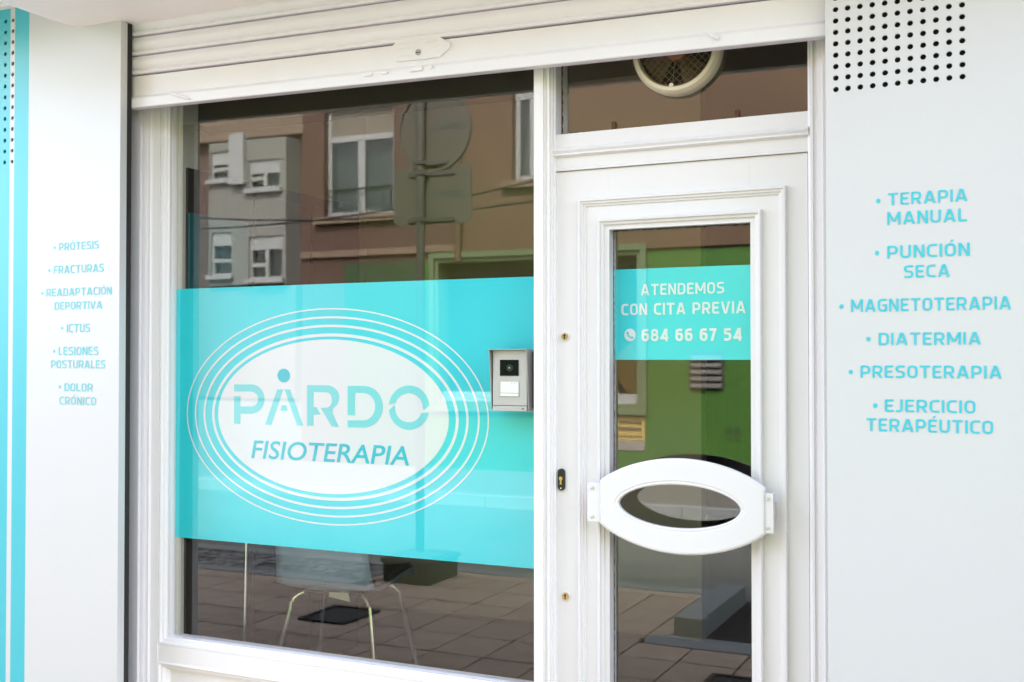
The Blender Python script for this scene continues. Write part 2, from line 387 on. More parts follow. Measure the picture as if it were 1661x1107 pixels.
# cobbled bays
cb = MB()
cm = []
for k in range(4):
    b = MB(); a = [( .052 + random.uniform(-.006, .004)) for _ in range(8)]
    base = [(-a[0], -a[1], -.06), (a[2], -a[3], -.06), (a[4], a[5], -.06), (-a[6], a[7], -.06)]
    mid = [(v[0], v[1], -.012) for v in base]; top = [(v[0] * .72, v[1] * .72, 0.004) for v in base]
    b.loft([base, mid, top], True, True); cm.append(b)
def bay(x0, x1, y0, y1, z):
    bb = MB(); bb.box(x0, x1, y0, y1, -0.3, z - .022); o = tag(bb.build('cobbled_bay', M_JOINT), kind='structure')
    protos = []
    for mbk in cm:
        c = mbk.build('cobble', M_COB, o, smooth=False); protos.append(c)
    used = [False] * 4; nx = int((x1 - x0) / .112); ny = int((y1 - y0) / .112)
    for i in range(nx):
        for j in range(ny):
            k = random.randrange(4); c = protos[k] if not used[k] else protos[k].copy()
            if used[k]: COL.objects.link(c); c.parent = o
            used[k] = True
            c.location = (x0 + .056 + i * .112 + (.03 if j % 2 else 0), y0 + .056 + j * .112, z + random.uniform(-.006, .006))
            c.rotation_euler = (random.uniform(-.05, .05), random.uniform(-.05, .05), random.choice((0, math.pi / 2, math.pi)) + random.uniform(-.06, .06))
bay(-1.56, -0.72, -3.36, -2.24, -0.05)
bay(-6.6, -4.0, -3.36, -2.765, -0.01)
# access covers
for (xa, xb, ya, yb), lab in zip(COVERS, ('dark square access cover set among the tiles, under the chair in the window', 'black ridged metal cover set in the tiles near the doorstep')):
    e = empty('access_cover', ((xa + xb) / 2, (ya + yb) / 2, 0), lab, 'cover')
    b = MB(); b.box(xa, xb, ya, yb, -.01, .006); b.build('plate', M_IRON, e, bevel=.003)
    b = MB(); b.ring(xa + .03, xb - .03, ya + .03, yb - .03, [(0, 0), (.025, 0)]);
    fr = MB()
    for (p, q, u, v_) in ((xa, xb, ya, ya + .02), (xa, xb, yb - .02, yb), (xa, xa + .02, ya + .021, yb - .021), (xb - .02, xb, ya + .021, yb - .021)): fr.box(p, q, u, v_, .004, .014)
    fr.build('rim', M_IRON, e)
# far side
fp = MB(); fp.box(-9.6, 40, OPP + 0.02, FAR_KERB_Y - 0.15, -0.3, 0.0); tag(fp.build('far_pavement', M_FARPAV), kind='structure')
kerb('far_kerb', -9.6, 12, FAR_KERB_Y - 0.148, FAR_KERB_Y, -0.3, 0.008, 20, 'x')

# =================================================================== OPPOSITE HOUSE (seen mirrored in the glass)
M_TAN = mat('tan_render', (0.14, 0.085, 0.048), 0.85, var=0.10, vscale=1.5, bump=0.004, bscale=40)
M_PINK = mat('pinkish_render', (0.11, 0.062, 0.043), 0.85, var=0.12, vscale=1.2, bump=0.004, bscale=40)
M_GREEN = mat('green_shop_paint', (0.055, 0.15, 0.016), 0.6, var=0.06, vscale=3)
M_GREEND = mat('dark_green_sign_board', (0.045, 0.08, 0.028), 0.6, var=0.06, vscale=3)
M_GREENL = mat('pale_green_shop_frame', (0.14, 0.185, 0.085), 0.55)
M_PVC = mat('white_window_frame', (0.36, 0.36, 0.34), 0.4)
M_SLATB = mat('beige_roller_blind', (0.24, 0.21, 0.16), 0.7)
M_SILLB = mat('brown_stone_sill', (0.22, 0.15, 0.10), 0.8, var=0.1)
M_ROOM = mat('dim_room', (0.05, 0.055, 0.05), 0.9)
M_CURT = mat('net_curtain', (0.11, 0.11, 0.085), 0.9, var=0.2, vscale=12, stretch=(8, 1, 0.3))
W = -OPP
X_L = PR(490, 300, W).x
house = empty('town_house', (X_L, OPP, 0), 'tan rendered house with a green shop on its ground floor, mirrored in the glass', 'house')
def wall_with_openings(x0, x1, z0, z1, y0, y1, ops):
    xs = sorted(set([x0, x1] + [o[0] for o in ops] + [o[1] for o in ops])); zs = sorted(set([z0, z1] + [o[2] for o in ops] + [o[3] for o in ops])); b = MB()
    for i in range(len(xs) - 1):
        for j in range(len(zs) - 1):
            cx, cz = (xs[i] + xs[i + 1]) / 2, (zs[j] + zs[j + 1]) / 2
            if any(o[0] < cx < o[1] and o[2] < cz < o[3] for o in ops): continue
            b.box(xs[i], xs[i + 1], y0, y1, zs[j], zs[j + 1])
    bm = b
    return bm
Z_G = 2.80
wA = (PR(525, 300, W).x, PR(638, 300, W).x, PR(580, 350, W).z, PR(580, 168, W).z)
dwin = wA[1] - wA[0]
wB0 = PR(832, 250, W).x; wB = (wB0, PR(893, 250, W).x, PR(845, 294, W).z, PR(845, 294, W).z + wA[3] - wA[2])
wins = [wA, wB] + [(wA[0] + dx, wA[1] + dx, wB[2], wB[3]) for dx in (7.6, 10.6, 13.6)]
X_M = PR(742, 300, W).x       # the drainpipe parts the two renders
lw = [o for o in wins if o[1] < X_M]; rw = [o for o in wins if o[0] > X_M]
wall_with_openings(X_L, X_M, Z_G, 6.5, OPP - .35, OPP, lw).build('wall', M_PINK, house)
wall_with_openings(X_M, 12.0, Z_G, 6.5, OPP - .35, OPP + .03, rw).build('wall', M_TAN, house)
b = MB(); b.box(X_L - .02, 12, OPP - 8, OPP - .351, -.1, 6.5); b.build('wall', M_PINK, house)
b = MB(); b.box(X_L - .3, 12.2, OPP - 8.2, OPP + .35, 6.501, 6.75); b.build('roof', M_SILLB, house)
def sash(o, parent, y, depth=.16, blind=0.30, mull=True, curtain=True):
    x0, x1, z0, z1 = o; zb = z1 - (z1 - z0) * blind; f = .07
    e = MB(); e.ring(x0 + f, x1 - f, z0 + f, z1 - .004, [(0, y - depth), (0, y - depth + .06), (f - .004, y - depth + .06), (f - .004, y - depth)]); win = e.build('window', M_PVC, parent)
    m = MB(); xm = (x0 + x1) / 2
    if mull: m.box(xm - .055, xm + .055, y - depth + .01, y - depth + .065, z0 + f, zb)
    m.box(x0 + f, x1 - f, y - depth + .012, y - depth + .07, zb - .03, zb + .05); m.build('mullion', M_PVC, win)
    bl = MB(); n = 9
    for k in range(n):
        za = zb + .055 + (z1 - .01 - zb - .055) * k / n; zc = zb + .055 + (z1 - .01 - zb - .055) * (k + 1) / n
        bl.box(x0 + f, x1 - f, y - depth + .0, y - depth + .035, za, zc - .006)
    bl.build('blind', M_SLATB, win)
    p = MB(); p.box(x0 + f, x1 - f, y - depth + .028, y - depth + .032, z0 + f, zb - .03); p.build('pane', M_GLASSF, win)
    c = MB(); c.box(x0 + f, x1 - f, y - depth - .12, y - depth - .11, z0, zb); c.build('curtain', M_CURT if curtain else M_ROOM, win)
    s = MB(); s.box(x0 - .12, x1 + .12, y - .02, y + .09, z0 - .10, z0 - .002); s.build('sill', M_SILLB, win)
    return win
for o in wins: sash(o, house, OPP if o[1] < X_M else OPP + .03)
# railing across the first window
rl = MB(); zr = PR(580, 306, W).z
rl.tube([(wA[0] + .02, OPP - .03, zr), (wA[1] - .02, OPP - .03, zr)], .014)
for k in range(9):
    xx = wA[0] + .06 + (dwin - .12) * k / 8; rl.tube([(xx, OPP - .03, wA[2] + .03), (xx, OPP - .03, zr)], .006, 6)
rl.build('railing', M_BLACK, house)
dp_ = MB(); dp_.tube([(X_M + .06, OPP + .09, 2.75), (X_M + .06, OPP + .09, 6.5)], .05, 10); dp_.build('drainpipe', M_TAN, house, smooth=True)
zl = PR(600, 409, W).z
b = MB(); b.box(X_L, X_M - .01, OPP, OPP + .05, zl - .05, zl + .04); b.build('string_course', M_SILLB, house)
b = MB(); b.box(X_M + .12, 12, OPP + .03, OPP + .07, Z_G + .02, Z_G + .22); b.build('string_course', M_TAN, house)
# ground floor
xg0 = PR(560, 430, W).x; xf0 = PR(692, 430, W).x; xf1 = PR(1052, 430, W).x; zf1 = PR(1052, 392, W).z; zf0 = PR(1040, 673, W).z
b = MB(); b.box(X_L, xg0, OPP - .35, OPP, 0, Z_G - .002); b.build('wall', M_PINK, house)
b = MB(); b.box(xg0, xf0 - .02, OPP - .35, OPP + .01, 0, Z_G - .004); b.build('shop_front', M_GREEND, house)
fx = .33
wall_with_openings(xf0 - .02, 12, 0, Z_G - .002, OPP - .35, OPP + .03, [(xf0 + fx * .6, xf1 - .12, zf0 + .12, Z_G - .002)]).build('shop_front', M_GREEN, house)
b = MB(); ox0, ox1, oz0, oz1 = xf0 + .22, xf1 - .13, zf0 + .13, zf1 - .16
b.ring(ox0, ox1, oz0, oz1, [(0, OPP - .3), (0, OPP + .06), (.05, OPP + .06), (.055, OPP + .10), (.13, OPP + .10), (.13, OPP + .0)]); sw = b.build('shop_window', M_GREENL, house)
b = MB(); b.box(ox0, ox1, OPP - .2, OPP - .19, oz0, oz1); b.build('pane', M_GLASSF, sw)
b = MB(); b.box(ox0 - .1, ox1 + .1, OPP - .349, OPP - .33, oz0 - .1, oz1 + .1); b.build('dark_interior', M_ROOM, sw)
b = MB(); b.prism([(ox1 - .5, oz0 + .5), (ox1 - .02, oz0 + .9), (ox1 - .02, oz0 + .03), (ox1 - .15, oz0 + .03)], OPP - .26, OPP - .25, 'y'); b.build('poster', mat('orange_poster', (0.42, 0.22, 0.05), .6), sw)
b = MB(); b.box(ox0, ox1, OPP - .16, OPP - .05, oz0, oz0 + .12); b.build('inner_sill', mat('grey_sill', (.4, .39, .37), .6), sw)
M_YEL = mat('yellow_notice', (0.50, 0.36, 0.10), .6); M_NGREY = mat('notice_grey', (0.30, 0.27, 0.23), .6); M_INK = mat('notice_ink', (0.12, 0.08, 0.03), .6)
na = PR(975, 673, W); nb = PR(1048, 715, W); nc = PR(1048, 731, W)
b = MB(); b.box(na.x, nb.x, OPP + .031, OPP + .04, nb.z, zf0 - .02); nt_ = b.build('notice', M_YEL, house)
b = MB(); b.box(na.x, nb.x, OPP + .031, OPP + .042, nc.z, nb.z - .002); b.build('notice_foot', M_NGREY, nt_)
b = MB()
for py0, py1 in ((682, 688), (693, 699), (706, 709)):
    for k in range(9):
        xx = na.x + .03 + (nb.x - na.x - .06) * k / 9; b.box(xx, xx + (nb.x - na.x) / 9 * random.uniform(.6, .9), OPP + .0405, OPP + .042, PR(1020, py1, W).z, PR(1020, py0, W).z)
tag(b.build('notice_print', M_INK, nt_), kind='stuff')
M_GRSL = mat('grille_slat', (0.17, 0.16, 0.14), .5); ga = PR(1120, 570, W); gb = PR(1176, 632, W)
b = MB(); b.box(ga.x, gb.x, OPP + .031, OPP + .05, gb.z, ga.z); gr_ = b.build('grille', mat('grille_back', (0.07, 0.062, 0.05), .7), house)
for k in range(5):
    z0_ = gb.z + .04 + k * (ga.z - gb.z - .05) / 5; b = MB(); b.prism([(OPP + .05, z0_), (OPP + .09, z0_ - .02), (OPP + .09, z0_ + .0), (OPP + .05, z0_ + .04)], ga.x + .03, gb.x - .03, 'x'); b.build('slat', M_GRSL, gr_)
for px0 in (1178, 1192):
    a = PR(px0, 690, W); c = PR(px0 + 11, 715, W); b = MB(); b.box(a.x, c.x, OPP + .031, OPP + .036, c.z, a.z)
    mt = b.build('meter_cover', M_GREEN, house)
    for i in range(2):
        for j in range(3):
            b = MB(); xx = a.x + (c.x - a.x) * (.12 + .42 * i); zz = c.z + (a.z - c.z) * (.08 + .31 * j); b.box(xx, xx + (c.x - a.x) * .34, OPP + .0365, OPP + .039, zz, zz + (a.z - c.z) * .22); b.build('cover_slot', M_GREEND, mt)

# far grey and white block beyond the open corner
W2 = 30.0
M_BLKT = mat('tan_block_render', (0.21, 0.155, 0.105), 0.85, var=0.06, vscale=.6)
M_BLKD = mat('dark_brick_block', (0.12, 0.075, 0.06), 0.85, var=0.1, vscale=2)
M_BLKW = mat('pale_grey_cladding', (0.22, 0.215, 0.185), 0.7, var=0.05, vscale=1)
xa, xb_ = PR(250, 300, W2).x, PR(520, 300, W2).x
blk = empty('apartment_block', ((xa + xb_) / 2, -W2, 0), 'pale grey apartment block with white windows, mirrored at the left of the window', 'building')
zt0 = PR(400, 228, W2).z
xw0, xw1 = PR(339, 300, W2).x, PR(464, 300, W2).x
b = MB(); b.box(xa, xb_ + 6, -W2 - 9, -W2 - .9, 0, zt0 + .2); b.build('wall', M_BLKD, blk)
b = MB(); b.box(xa, xb_ + 6, -W2 - 9, -W2 - .5, zt0 + .201, zt0 + 6.5); b.build('wall', M_BLKT, blk)
def zz2(px, py): return PR(px, py, W2).z
fw = []
for (p0, p1, t0, b0) in ((341, 373, 246, 292), (403, 454, 259, 306), (343, 377, 377, 447), (405, 459, 383, 453)):
    xm = (p0 + p1) / 2; fw.append((PR(p0, 300, W2).x, PR(p1, 300, W2).x, zz2(xm, b0), zz2(xm, t0)))
zlow = fw[3][2] - .2
wall_with_openings(xw0, xw1, zlow, zt0, -W2 - .899, -W2, fw).build('bay_front', M_BLKW, blk)
b = MB(); b.box(xw0 - .3, xw1 + .3, -W2 - .899, -W2 - .2, 0, zlow - .002); b.build('ground_floor', M_BLKD, blk)
b = MB(); b.box(PR(378, 300, W2).x, PR(401, 300, W2).x, -W2, -W2 + .25, PR(390, 300, W2).z, zt0 + .25); b.build('white_pier', M_PVC, blk)
for o in fw:
    x0, x1, z0, z1 = o; f = .09; y = -W2
    e = MB(); e.ring(x0 + f, x1 - f, z0 + f, z1 - f, [(0, y - .25), (0, y - .08), (f - .005, y - .08), (f - .005, y - .25)]); win = e.build('window', M_PVC, blk)
    m = MB(); xm = x0 + (x1 - x0) * (.5 if x1 - x0 > 1.2 else .98)
    if x1 - x0 > 1.2: m.box(xm - .07, xm + .07, y - .2, y - .075, z0 + f, z1 - f)
    m.box(x0 + f, (xm - .07), y - .2, y - .077, z0 + (z1 - z0) * .30, z0 + (z1 - z0) * .30 + .14)
    m.build('mullion', M_PVC, win); m = MB(); m.box(x0 + f, x1 - f, y - .2, y - .07, z1 - f - .42, z1 - f); m.build('head_box', M_PVC, win)  # the box at the window head houses the roller blind
    p = MB(); p.box(x0 + f, x1 - f, y - .21, y - .205, z0 + f, z1 - f); p.build('pane', M_GLASSF, win)
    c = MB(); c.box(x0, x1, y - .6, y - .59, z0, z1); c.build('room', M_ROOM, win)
    s = MB(); s.box(x0 - .1, x1 + .1, y + .001, y + .2, z0 - .16, z0 - .001); s.build('sill', M_PVC, win)
# overhead cables strung along the street
for k, (pa, pb, W3) in enumerate((((300, 372), (640, 340), 8.2), ((300, 352), (640, 352), 8.0))):
    a = PR(pa[0], pa[1], W3); c = PR(pb[0], pb[1], W3); d = (c - a); b = MB()
    pts = [a + d * t + Vector((0, 0, -.25 * (1 - (2 * (t) - 1) ** 2) * .2)) for t in [-.6 + .22 * q for q in range(11)]]
    b.tube(pts, .012, 6); o = b.build('cable', M_BLACK)
    tag(o, ('thin black cable crossing the mirrored windows, the upper of two', 'thin black cable crossing the mirrored windows, the lower of two')[k], 'cable', 'cables over the street')

# road sign seen from behind, at the kerb
WS = 3.08
pc = PR(682, 300, WS)
M_SIGN = mat('sign_back_grey', (0.13, 0.122, 0.09), 0.55, var=0.05, vscale=5)
M_POLE = mat('galvanised_pole', (0.12, 0.115, 0.09), 0.5, metal=.2, var=.1)
sp = empty('road_sign', (pc.x, -WS, 0), 'round and square road signs on a pole seen from behind, mirrored in the shop window', 'road sign')
b = MB(); b.tube([(pc.x, -WS, -.2), (pc.x, -WS, 3.3)], .031, 16); b.build('pole', M_POLE, sp, smooth=True)
sr = (PR(753, 205, WS - .06).x - PR(631, 205, WS - .06).x) / 2; sc = PR(692, 206, WS - .06)
ySg = -WS - .045
b = MB(); b.disc_y(sc.x, ySg - .012, ySg, sc.z, sr, n=48); rs = b.build('round_plate', M_SIGN, sp, bevel=.004)
b = MB(); pts_o = [(sc.x + sr * math.cos(a) * .985, ySg, sc.z + sr * math.sin(a) * .985) for a in [2 * math.pi * k / 48 for k in range(48)]]
pts_i = [(x_ * .985 / .985, ySg + .012, z_) for x_, _, z_ in pts_o]; pts_n = [(sc.x + (x_ - sc.x) * .94, ySg + .012, sc.z + (z_ - sc.z) * .94) for x_, _, z_ in pts_o]; pts_m = [(x_, ySg + .001, z_) for x_, _, z_ in pts_n]
b.loft([pts_o, pts_i, pts_n, pts_m]); b.build('rim', M_SIGN, rs)
qa = PR(628, 272, WS - .04); qb = PR(755, 358, WS - .04); rr = .045
def rrect(x0, x1, z0, z1, r, n=6):
    out = []
    for cx, cz, a0 in ((x1 - r, z1 - r, 0), (x0 + r, z1 - r, 90), (x0 + r, z0 + r, 180), (x1 - r, z0 + r, 270)):
        out += [(cx + r * math.cos(R(a0 + 90 * k / n)), cz + r * math.sin(R(a0 + 90 * k / n))) for k in range(n + 1)]
    return out
b = MB(); b.prism(rrect(qa.x, qb.x, qb.z, qa.z, rr), ySg - .012, ySg, 'y'); qs = b.build('square_plate', M_SIGN, sp, bevel=.003)
for zz_, xx0, xx1 in ((sc.z - sr * .78, sc.x - .13, sc.x + .12), (qa.z - .05, qa.x + .12, qb.x - .12), (qb.z + .03, qa.x + .12, qb.x - .12)):
    b = MB(); b.box(xx0, xx1, ySg + .001, ySg + .012, zz_ - .014, zz_ + .014); b.box(pc.x - .045, pc.x + .045, -WS - .033, -WS + .036, zz_ - .012, zz_ + .012); b.build('clamp', M_STEEL, sp)
M_LBL = mat('maker_label_ink', (0.07, 0.11, 0.10), .6)
def wtext(text, x0, x1, zb, zt, y, material, parent):      # lettering that reads from the shop's side
    o = lettering(text, -x1, -x0, zb, zt, -y, material, None, t=.17)
    for v in o.data.vertices: v.co = Vector((-v.co.x, -v.co.y, v.co.z))
    o.parent = parent; o.matrix_parent_inverse = Matrix.Translation(-Vector(parent.location)) if parent.type == 'EMPTY' else Matrix()
    for p in o.data.polygons:
        if p.normal.y < 0: p.flip()
    return o
t0 = PR(692, 208, WS - .05); t1 = PR(737, 192, WS - .05); wtext('SEPRUSA', t0.x, t1.x, t0.z, t1.z, ySg + .003, M_LBL, sp)
t0 = PR(696, 318, WS - .05); t1 = PR(741, 304, WS - .05); wtext('SEPRUSA', t0.x, t1.x, t0.z, t1.z, ySg + .003, M_LBL, sp)

# planter by the kerb
ba, bb_ = PG(612, 947).x, PG(702, 949).x; by = PG(660, 948).y
bn = empty('planter', ((ba + bb_) / 2, by, 0), 'low dark planter box standing on the pavement, mirrored beside the chair', 'planter')
M_BIN = mat('planter_dark', (0.04, 0.045, 0.035), .6, var=.1)
b = MB(); b.box(ba, bb_, by - .40, by, .0, .13); b.build('body', M_BIN, bn, bevel=.012)
b = MB(); b.box(ba - .015, bb_ + .015, by - .415, by + .015, .1305, .155); b.build('rim', M_BIN, bn, bevel=.008)
b = MB(); b.box(ba + .04, bb_ - .04, by - .36, by - .04, .1555, .160); b.build('soil', M_COB, bn)

# =================================================================== OUR BUILDING (mass above and beside the shop)
M_STUC = mat('cream_render', (0.55, 0.50, 0.44), .85, var=.06, vscale=2)
XPL = PX(193, YP); XPR = PX(1341, YP)         # inner edges of the cladding panels
our = empty('shop_building', (-1.6, 1.0, 0), 'rendered building that carries the shop front, its unseen upper mass kept low for the sun', 'building')
b = MB(); b.box(-22, 14, -.12, 9, 3.05, 4.6); b.build('upper_mass', M_STUC, our)  # unseen mass casting the street's shade, kept low so sun reaches the road
b = MB(); b.box(-22, -4.45, -.12, 9, -.1, 3.049); b.build('side_wall', M_STUC, our)
b = MB(); b.box(0.55, 14, -.12, 9, -.1, 3.049); b.build('side_wall', M_STUC, our)

# ------------------------------------------------------------------ interior
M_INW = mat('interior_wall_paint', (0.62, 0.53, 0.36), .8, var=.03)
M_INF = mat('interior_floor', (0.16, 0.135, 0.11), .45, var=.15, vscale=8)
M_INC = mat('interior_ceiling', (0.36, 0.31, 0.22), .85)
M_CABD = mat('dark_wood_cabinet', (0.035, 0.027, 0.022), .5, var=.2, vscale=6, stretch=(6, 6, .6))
M_CABT = mat('teal_cabinet_side', (0.02, 0.11, 0.125), .5)
FZ = .02
XI = PX(1137, 2.1)            # corner of the inner partition
b = MB(); b.box(-4.4, .5, .12, 6.5, -.15, FZ); tag(b.build('interior_floor', M_INF), kind='structure')
b = MB(); b.box(-4.4, .5, .06, 6.5, 2.95, 3.04); tag(b.build('ceiling', M_INC), kind='structure')
b = MB(); b.box(-3.55, XI, 2.1, 2.2, FZ, 2.949); tag(b.build('interior_wall', M_INW), kind='structure')
b = MB(); b.box(-3.65, -3.551, .06, 6.5, FZ, 2.949); tag(b.build('interior_wall_left', M_INW), kind='structure')
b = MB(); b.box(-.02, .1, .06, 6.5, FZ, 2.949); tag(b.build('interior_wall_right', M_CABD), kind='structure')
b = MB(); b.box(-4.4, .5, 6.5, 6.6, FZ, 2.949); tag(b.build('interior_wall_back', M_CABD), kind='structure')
XC = PX(303, 0.03)
cabn = empty('cabinet', (XC - .25, .65, FZ), 'tall dark cabinet with a teal side panel inside the window at the left', 'cabinet')
zc = P(303, 272, 0.03).z
b = MB(); b.box(XC - .5, XC, .03, 1.27, FZ, zc); b.build('body', M_CABD, cabn, bevel=.004)
b = MB(); b.box(XC + .0005, XC + .008, .035, .40, 1.25, P(303, 345, .03).z); b.build('side_panel', M_CABT, cabn)
for k in range(2):
    b = MB(); b.box(XC + .001, XC + .012, .44 + k * .42, .84 + k * .42, FZ + .08, zc - .05); dr = b.build('door', M_CABD, cabn, bevel=.003)
    b = MB(); b.box(XC + .013, XC + .025, .80 + k * -.32 + k * .42, .812 + k * -.32 + k * .42, 1.0, 1.14); b.build('handle', M_STEEL, dr)

# ------------------------------------------------------------------ chair
def chair(loc, rz, label):
    e = empty('chair', loc, label, 'chair'); e.rotation_euler = (0, 0, rz); e.scale = (1.1, 1.1, 1.1)
    base = Matrix.Translation(Vector(loc)) @ Matrix.Rotation(rz, 4, 'Z')
    def put(mb, name, m, smooth=True, par=None):
        o = mb.build(name, m, None, smooth=smooth); o.parent = par or e; return o
    M_SHELL = mat('blue_grey_shell', (0.36, 0.49, 0.80), .35, var=.03, vscale=3)
    M_SHELLD = mat('dark_seat_pad', (0.03, 0.04, 0.055), .5)
    # one bent shell: seat (towards +y) rising into the back (at -y)
    prof = [(.24, .43, .20), (.20, .448, .205), (.10, .445, .21), (-.02, .436, .21), (-.12, .432, .208), (-.175, .445, .205), (-.205, .48, .20), (-.222, .54, .195), (-.232, .62, .19), (-.242, .72, .19), (-.252, .80, .18), (-.256, .835, .15)]
    loops = []
    for (y, z, hw) in prof:
        k = []
        for q in range(13):
            u = -1 + q / 6; dish = .022 * u * u
            if z > .47: k.append((u * hw, y + dish * 1.1, z))
            else: k.append((u * hw, y, z + dish * .7))
        loops.append(k)
    sh = MB(); sh.loft(loops, closed=False); o = put(sh, 'shell', M_SHELL)
    md = o.modifiers.new('thickness', 'SOLIDIFY'); md.thickness = .012; md.offset = 0
    s2 = MB(); lp2 = []
    for (y, z, hw) in prof[0:5]:
        lp2.append([(u * hw * .94, y, z + .016 + .014 * u * u) for u in [-1 + q / 6 for q in range(13)]])
    s2.loft(lp2, closed=False); o2 = put(s2, 'seat_pad', M_SHELLD); md = o2.modifiers.new('thickness', 'SOLIDIFY'); md.thickness = .018; md.offset = 0
    for sx in (-1, 1):
        for sy, yb, yf in ((-1, -.10, -.21), (1, .12, .22)):
            pts = [(sx * .03, yb, .413)] + [(sx * (.11 + .06 * math.sin(a)), yb + (yf - yb) * .3 * math.sin(a), .413 - .06 * (1 - math.cos(a))) for a in [R(10 * k) for k in range(10)]] + [(sx * .235, yf, FZ * 0 + .004)]
            l = MB(); l.tube(pts, .0095, 10); leg = put(l, 'leg', M_CHROME)
            f = MB(); f.tube([(sx * .235, yf, .0), (sx * .234, yf, .025)], .013, 10); put(f, 'foot', M_BLACK, par=leg)
    pl = MB(); pl.box(-.12, .12, -.12, .13, .408, .421); put(pl, 'mounting_plate', M_BLACK, smooth=False)
    tg = MB(); tg.add([(.0, -.14, .425), (.075, -.13, .425), (.085, -.135, .392), (.0, -.145, .408)], [(0, 1, 2, 3)]); put(tg, 'paper_tag', mat('paper', (.7, .7, .68), .8), smooth=False)
    return e
cp = P(522, 962, .43)
chair((cp.x - .03, .65, FZ - .02), R(8), 'blue grey shell chair with chrome legs inside the window, its back to the street')

rx_ = PX(397, .22)
rod = empty('coat_stand', (rx_, .22, FZ), 'thin metal rod standing inside the window, left of the chair', 'stand')
b = MB(); b.tube([(rx_, .22, FZ), (rx_ + .03, .22, 1.6)], .0055, 8); b.build('pole', M_CHROME, rod, smooth=True)
b = MB(); b.tube([(rx_, .22, FZ), (rx_, .22, FZ + .015)], .11, 24); b.build('base', M_STEEL, rod)
for k_ in range(3):
    b = MB(); a_ = R(120 * k_ + 30); b.tube([(rx_ + .03, .22, 1.52), (rx_ + .03 + .05 * math.cos(a_), .22 + .05 * math.sin(a_), 1.54), (rx_ + .03 + .07 * math.cos(a_), .22 + .07 * math.sin(a_), 1.59)], .004, 6); b.build('hook', M_CHROME, rod, smooth=True)

# =================================================================== SHOP FRONT
# ---- header / canopy with its curved corner
hd = []
curve = [(-40, 20), (0, 13), (47, 5), (55, 10), (66, 19), (78, 27), (92, 35), (108, 41), (128, 45)]
for (a, b_) in curve: p = P(a, b_, YP); hd.append((p.x, p.z))
ZH = P(128, 45, YP).z
hd += [(0.55, ZH), (0.55, 3.2), (-4.6, 3.2)]
hd[0] = (-4.6, hd[1][1])
b = MB(); b.prism(hd, YP - .45, YP + .10, 'y'); b.build('header_canopy', M_SOFFIT, None, bevel=.004)
tag(bpy.data.objects['header_canopy'], 'white painted canopy over the shop with a scooped left corner', 'canopy')
b = MB(); p0 = P(0, 13, YP); b.box(-4.6, P(46, 5, YP).x, YP - .03, YP - .001, p0.z - .012, p0.z + .05); lip = b.build('trim', M_SOFFIT, bpy.data.objects['header_canopy'])

# ---- cladding panels with drilled holes
def perf(x0, x1, z0, z1, hx, hz, r, y0, thick=.02):
    hx, hz = sorted(hx), sorted(hz); dx = hx[1] - hx[0]; dz = hz[1] - hz[0]; mb = MB()
    gx = [hx[0] - dx / 2 + dx * i for i in range(len(hx) + 1)]; gz = [hz[0] - dz / 2 + dz * i for i in range(len(hz) + 1)]
    def q(a, b_, c, d):
        if b_ - a > 1e-5 and d - c > 1e-5: mb.add([(a, y0, c), (b_, y0, c), (b_, y0, d), (a, y0, d)], [(0, 1, 2, 3)])
    q(x0, x1, z0, gz[0]); q(x0, x1, gz[-1], z1); q(x0, gx[0], gz[0], gz[-1]); q(gx[-1], x1, gz[0], gz[-1])
    N = 16
    for X in hx:
        for Z in hz:
            o, c, k = [], [], []
            for i in range(N):
                a = 2 * math.pi * (i + .5) / N; ca, sa = math.cos(a), math.sin(a); m = max(abs(ca) / (dx / 2), abs(sa) / (dz / 2))
                o.append((X + ca / m, y0, Z + sa / m)); c.append((X + r * ca, y0, Z + r * sa)); k.append((X + r * ca, y0 + .008, Z + r * sa))
            mb.loft([o, c, k])
            for i in (1, 5, 9, 13): pass
            for (cx, cz, ia, ib) in ((1, 1, 1, 2), (-1, 1, 5, 6), (-1, -1, 9, 10), (1, -1, 13, 14)):
                mb.add([o[ia], o[ib], (X + cx * dx / 2, y0, Z + cz * dz / 2)], [(0, 1, 2)])
    mb.box(x0, x1, y0 + .009, y0 + thick, z0, z0 + .002)
    # edge returns
    mb.add([(x0, y0, z0), (x0, y0, z1), (x0, y0 + thick, z1), (x0, y0 + thick, z0)], [(0, 1, 2, 3)])
    mb.add([(x1, y0, z0), (x1, y0, z1), (x1, y0 + thick, z1), (x1, y0 + thick, z0)], [(0, 1, 2, 3)])
    return mb
def stripe_mat():
    m = mat('striped_panel', (0.78, 0.79, 0.80), 0.28); n = m.node_tree; b_ = n.nodes['Principled BSDF']; L = n.links.new
    tc = [k for k in n.nodes if k.type == 'TEX_COORD'][0]; sep = n.nodes.new('ShaderNodeSeparateXYZ'); L(tc.outputs['Object'], sep.inputs[0])
    cr = n.nodes.new('ShaderNodeValToRGB'); cr.color_ramp.interpolation = 'CONSTANT'
    xs = [PX(p, YP) for p in (0, 12.2, 19.5, 43.5)]; lo, hi = -4.6, -3.0
    mr = n.nodes.new('ShaderNodeMapRange'); mr.inputs[1].default_value = lo; mr.inputs[2].default_value = hi; L(sep.outputs[0], mr.inputs[0]); L(mr.outputs[0], cr.inputs[0])
    teal = (0.06, 0.48, 0.56, 1); wh = (0.63, 0.62, 0.625, 1)
    e = cr.color_ramp.elements; e[0].position = 0; e[0].color = teal; e[1].position = (xs[1] - lo) / (hi - lo); e[1].color = wh
    a = e.new((xs[2] - lo) / (hi - lo)); a.color = teal; a = e.new((xs[3] - lo) / (hi - lo)); a.color = wh
    L(cr.outputs[0], b_.inputs['Base Color']); return m
hzs = [P(17, 34 + 17.6 * k, YP).z for k in range(14)]
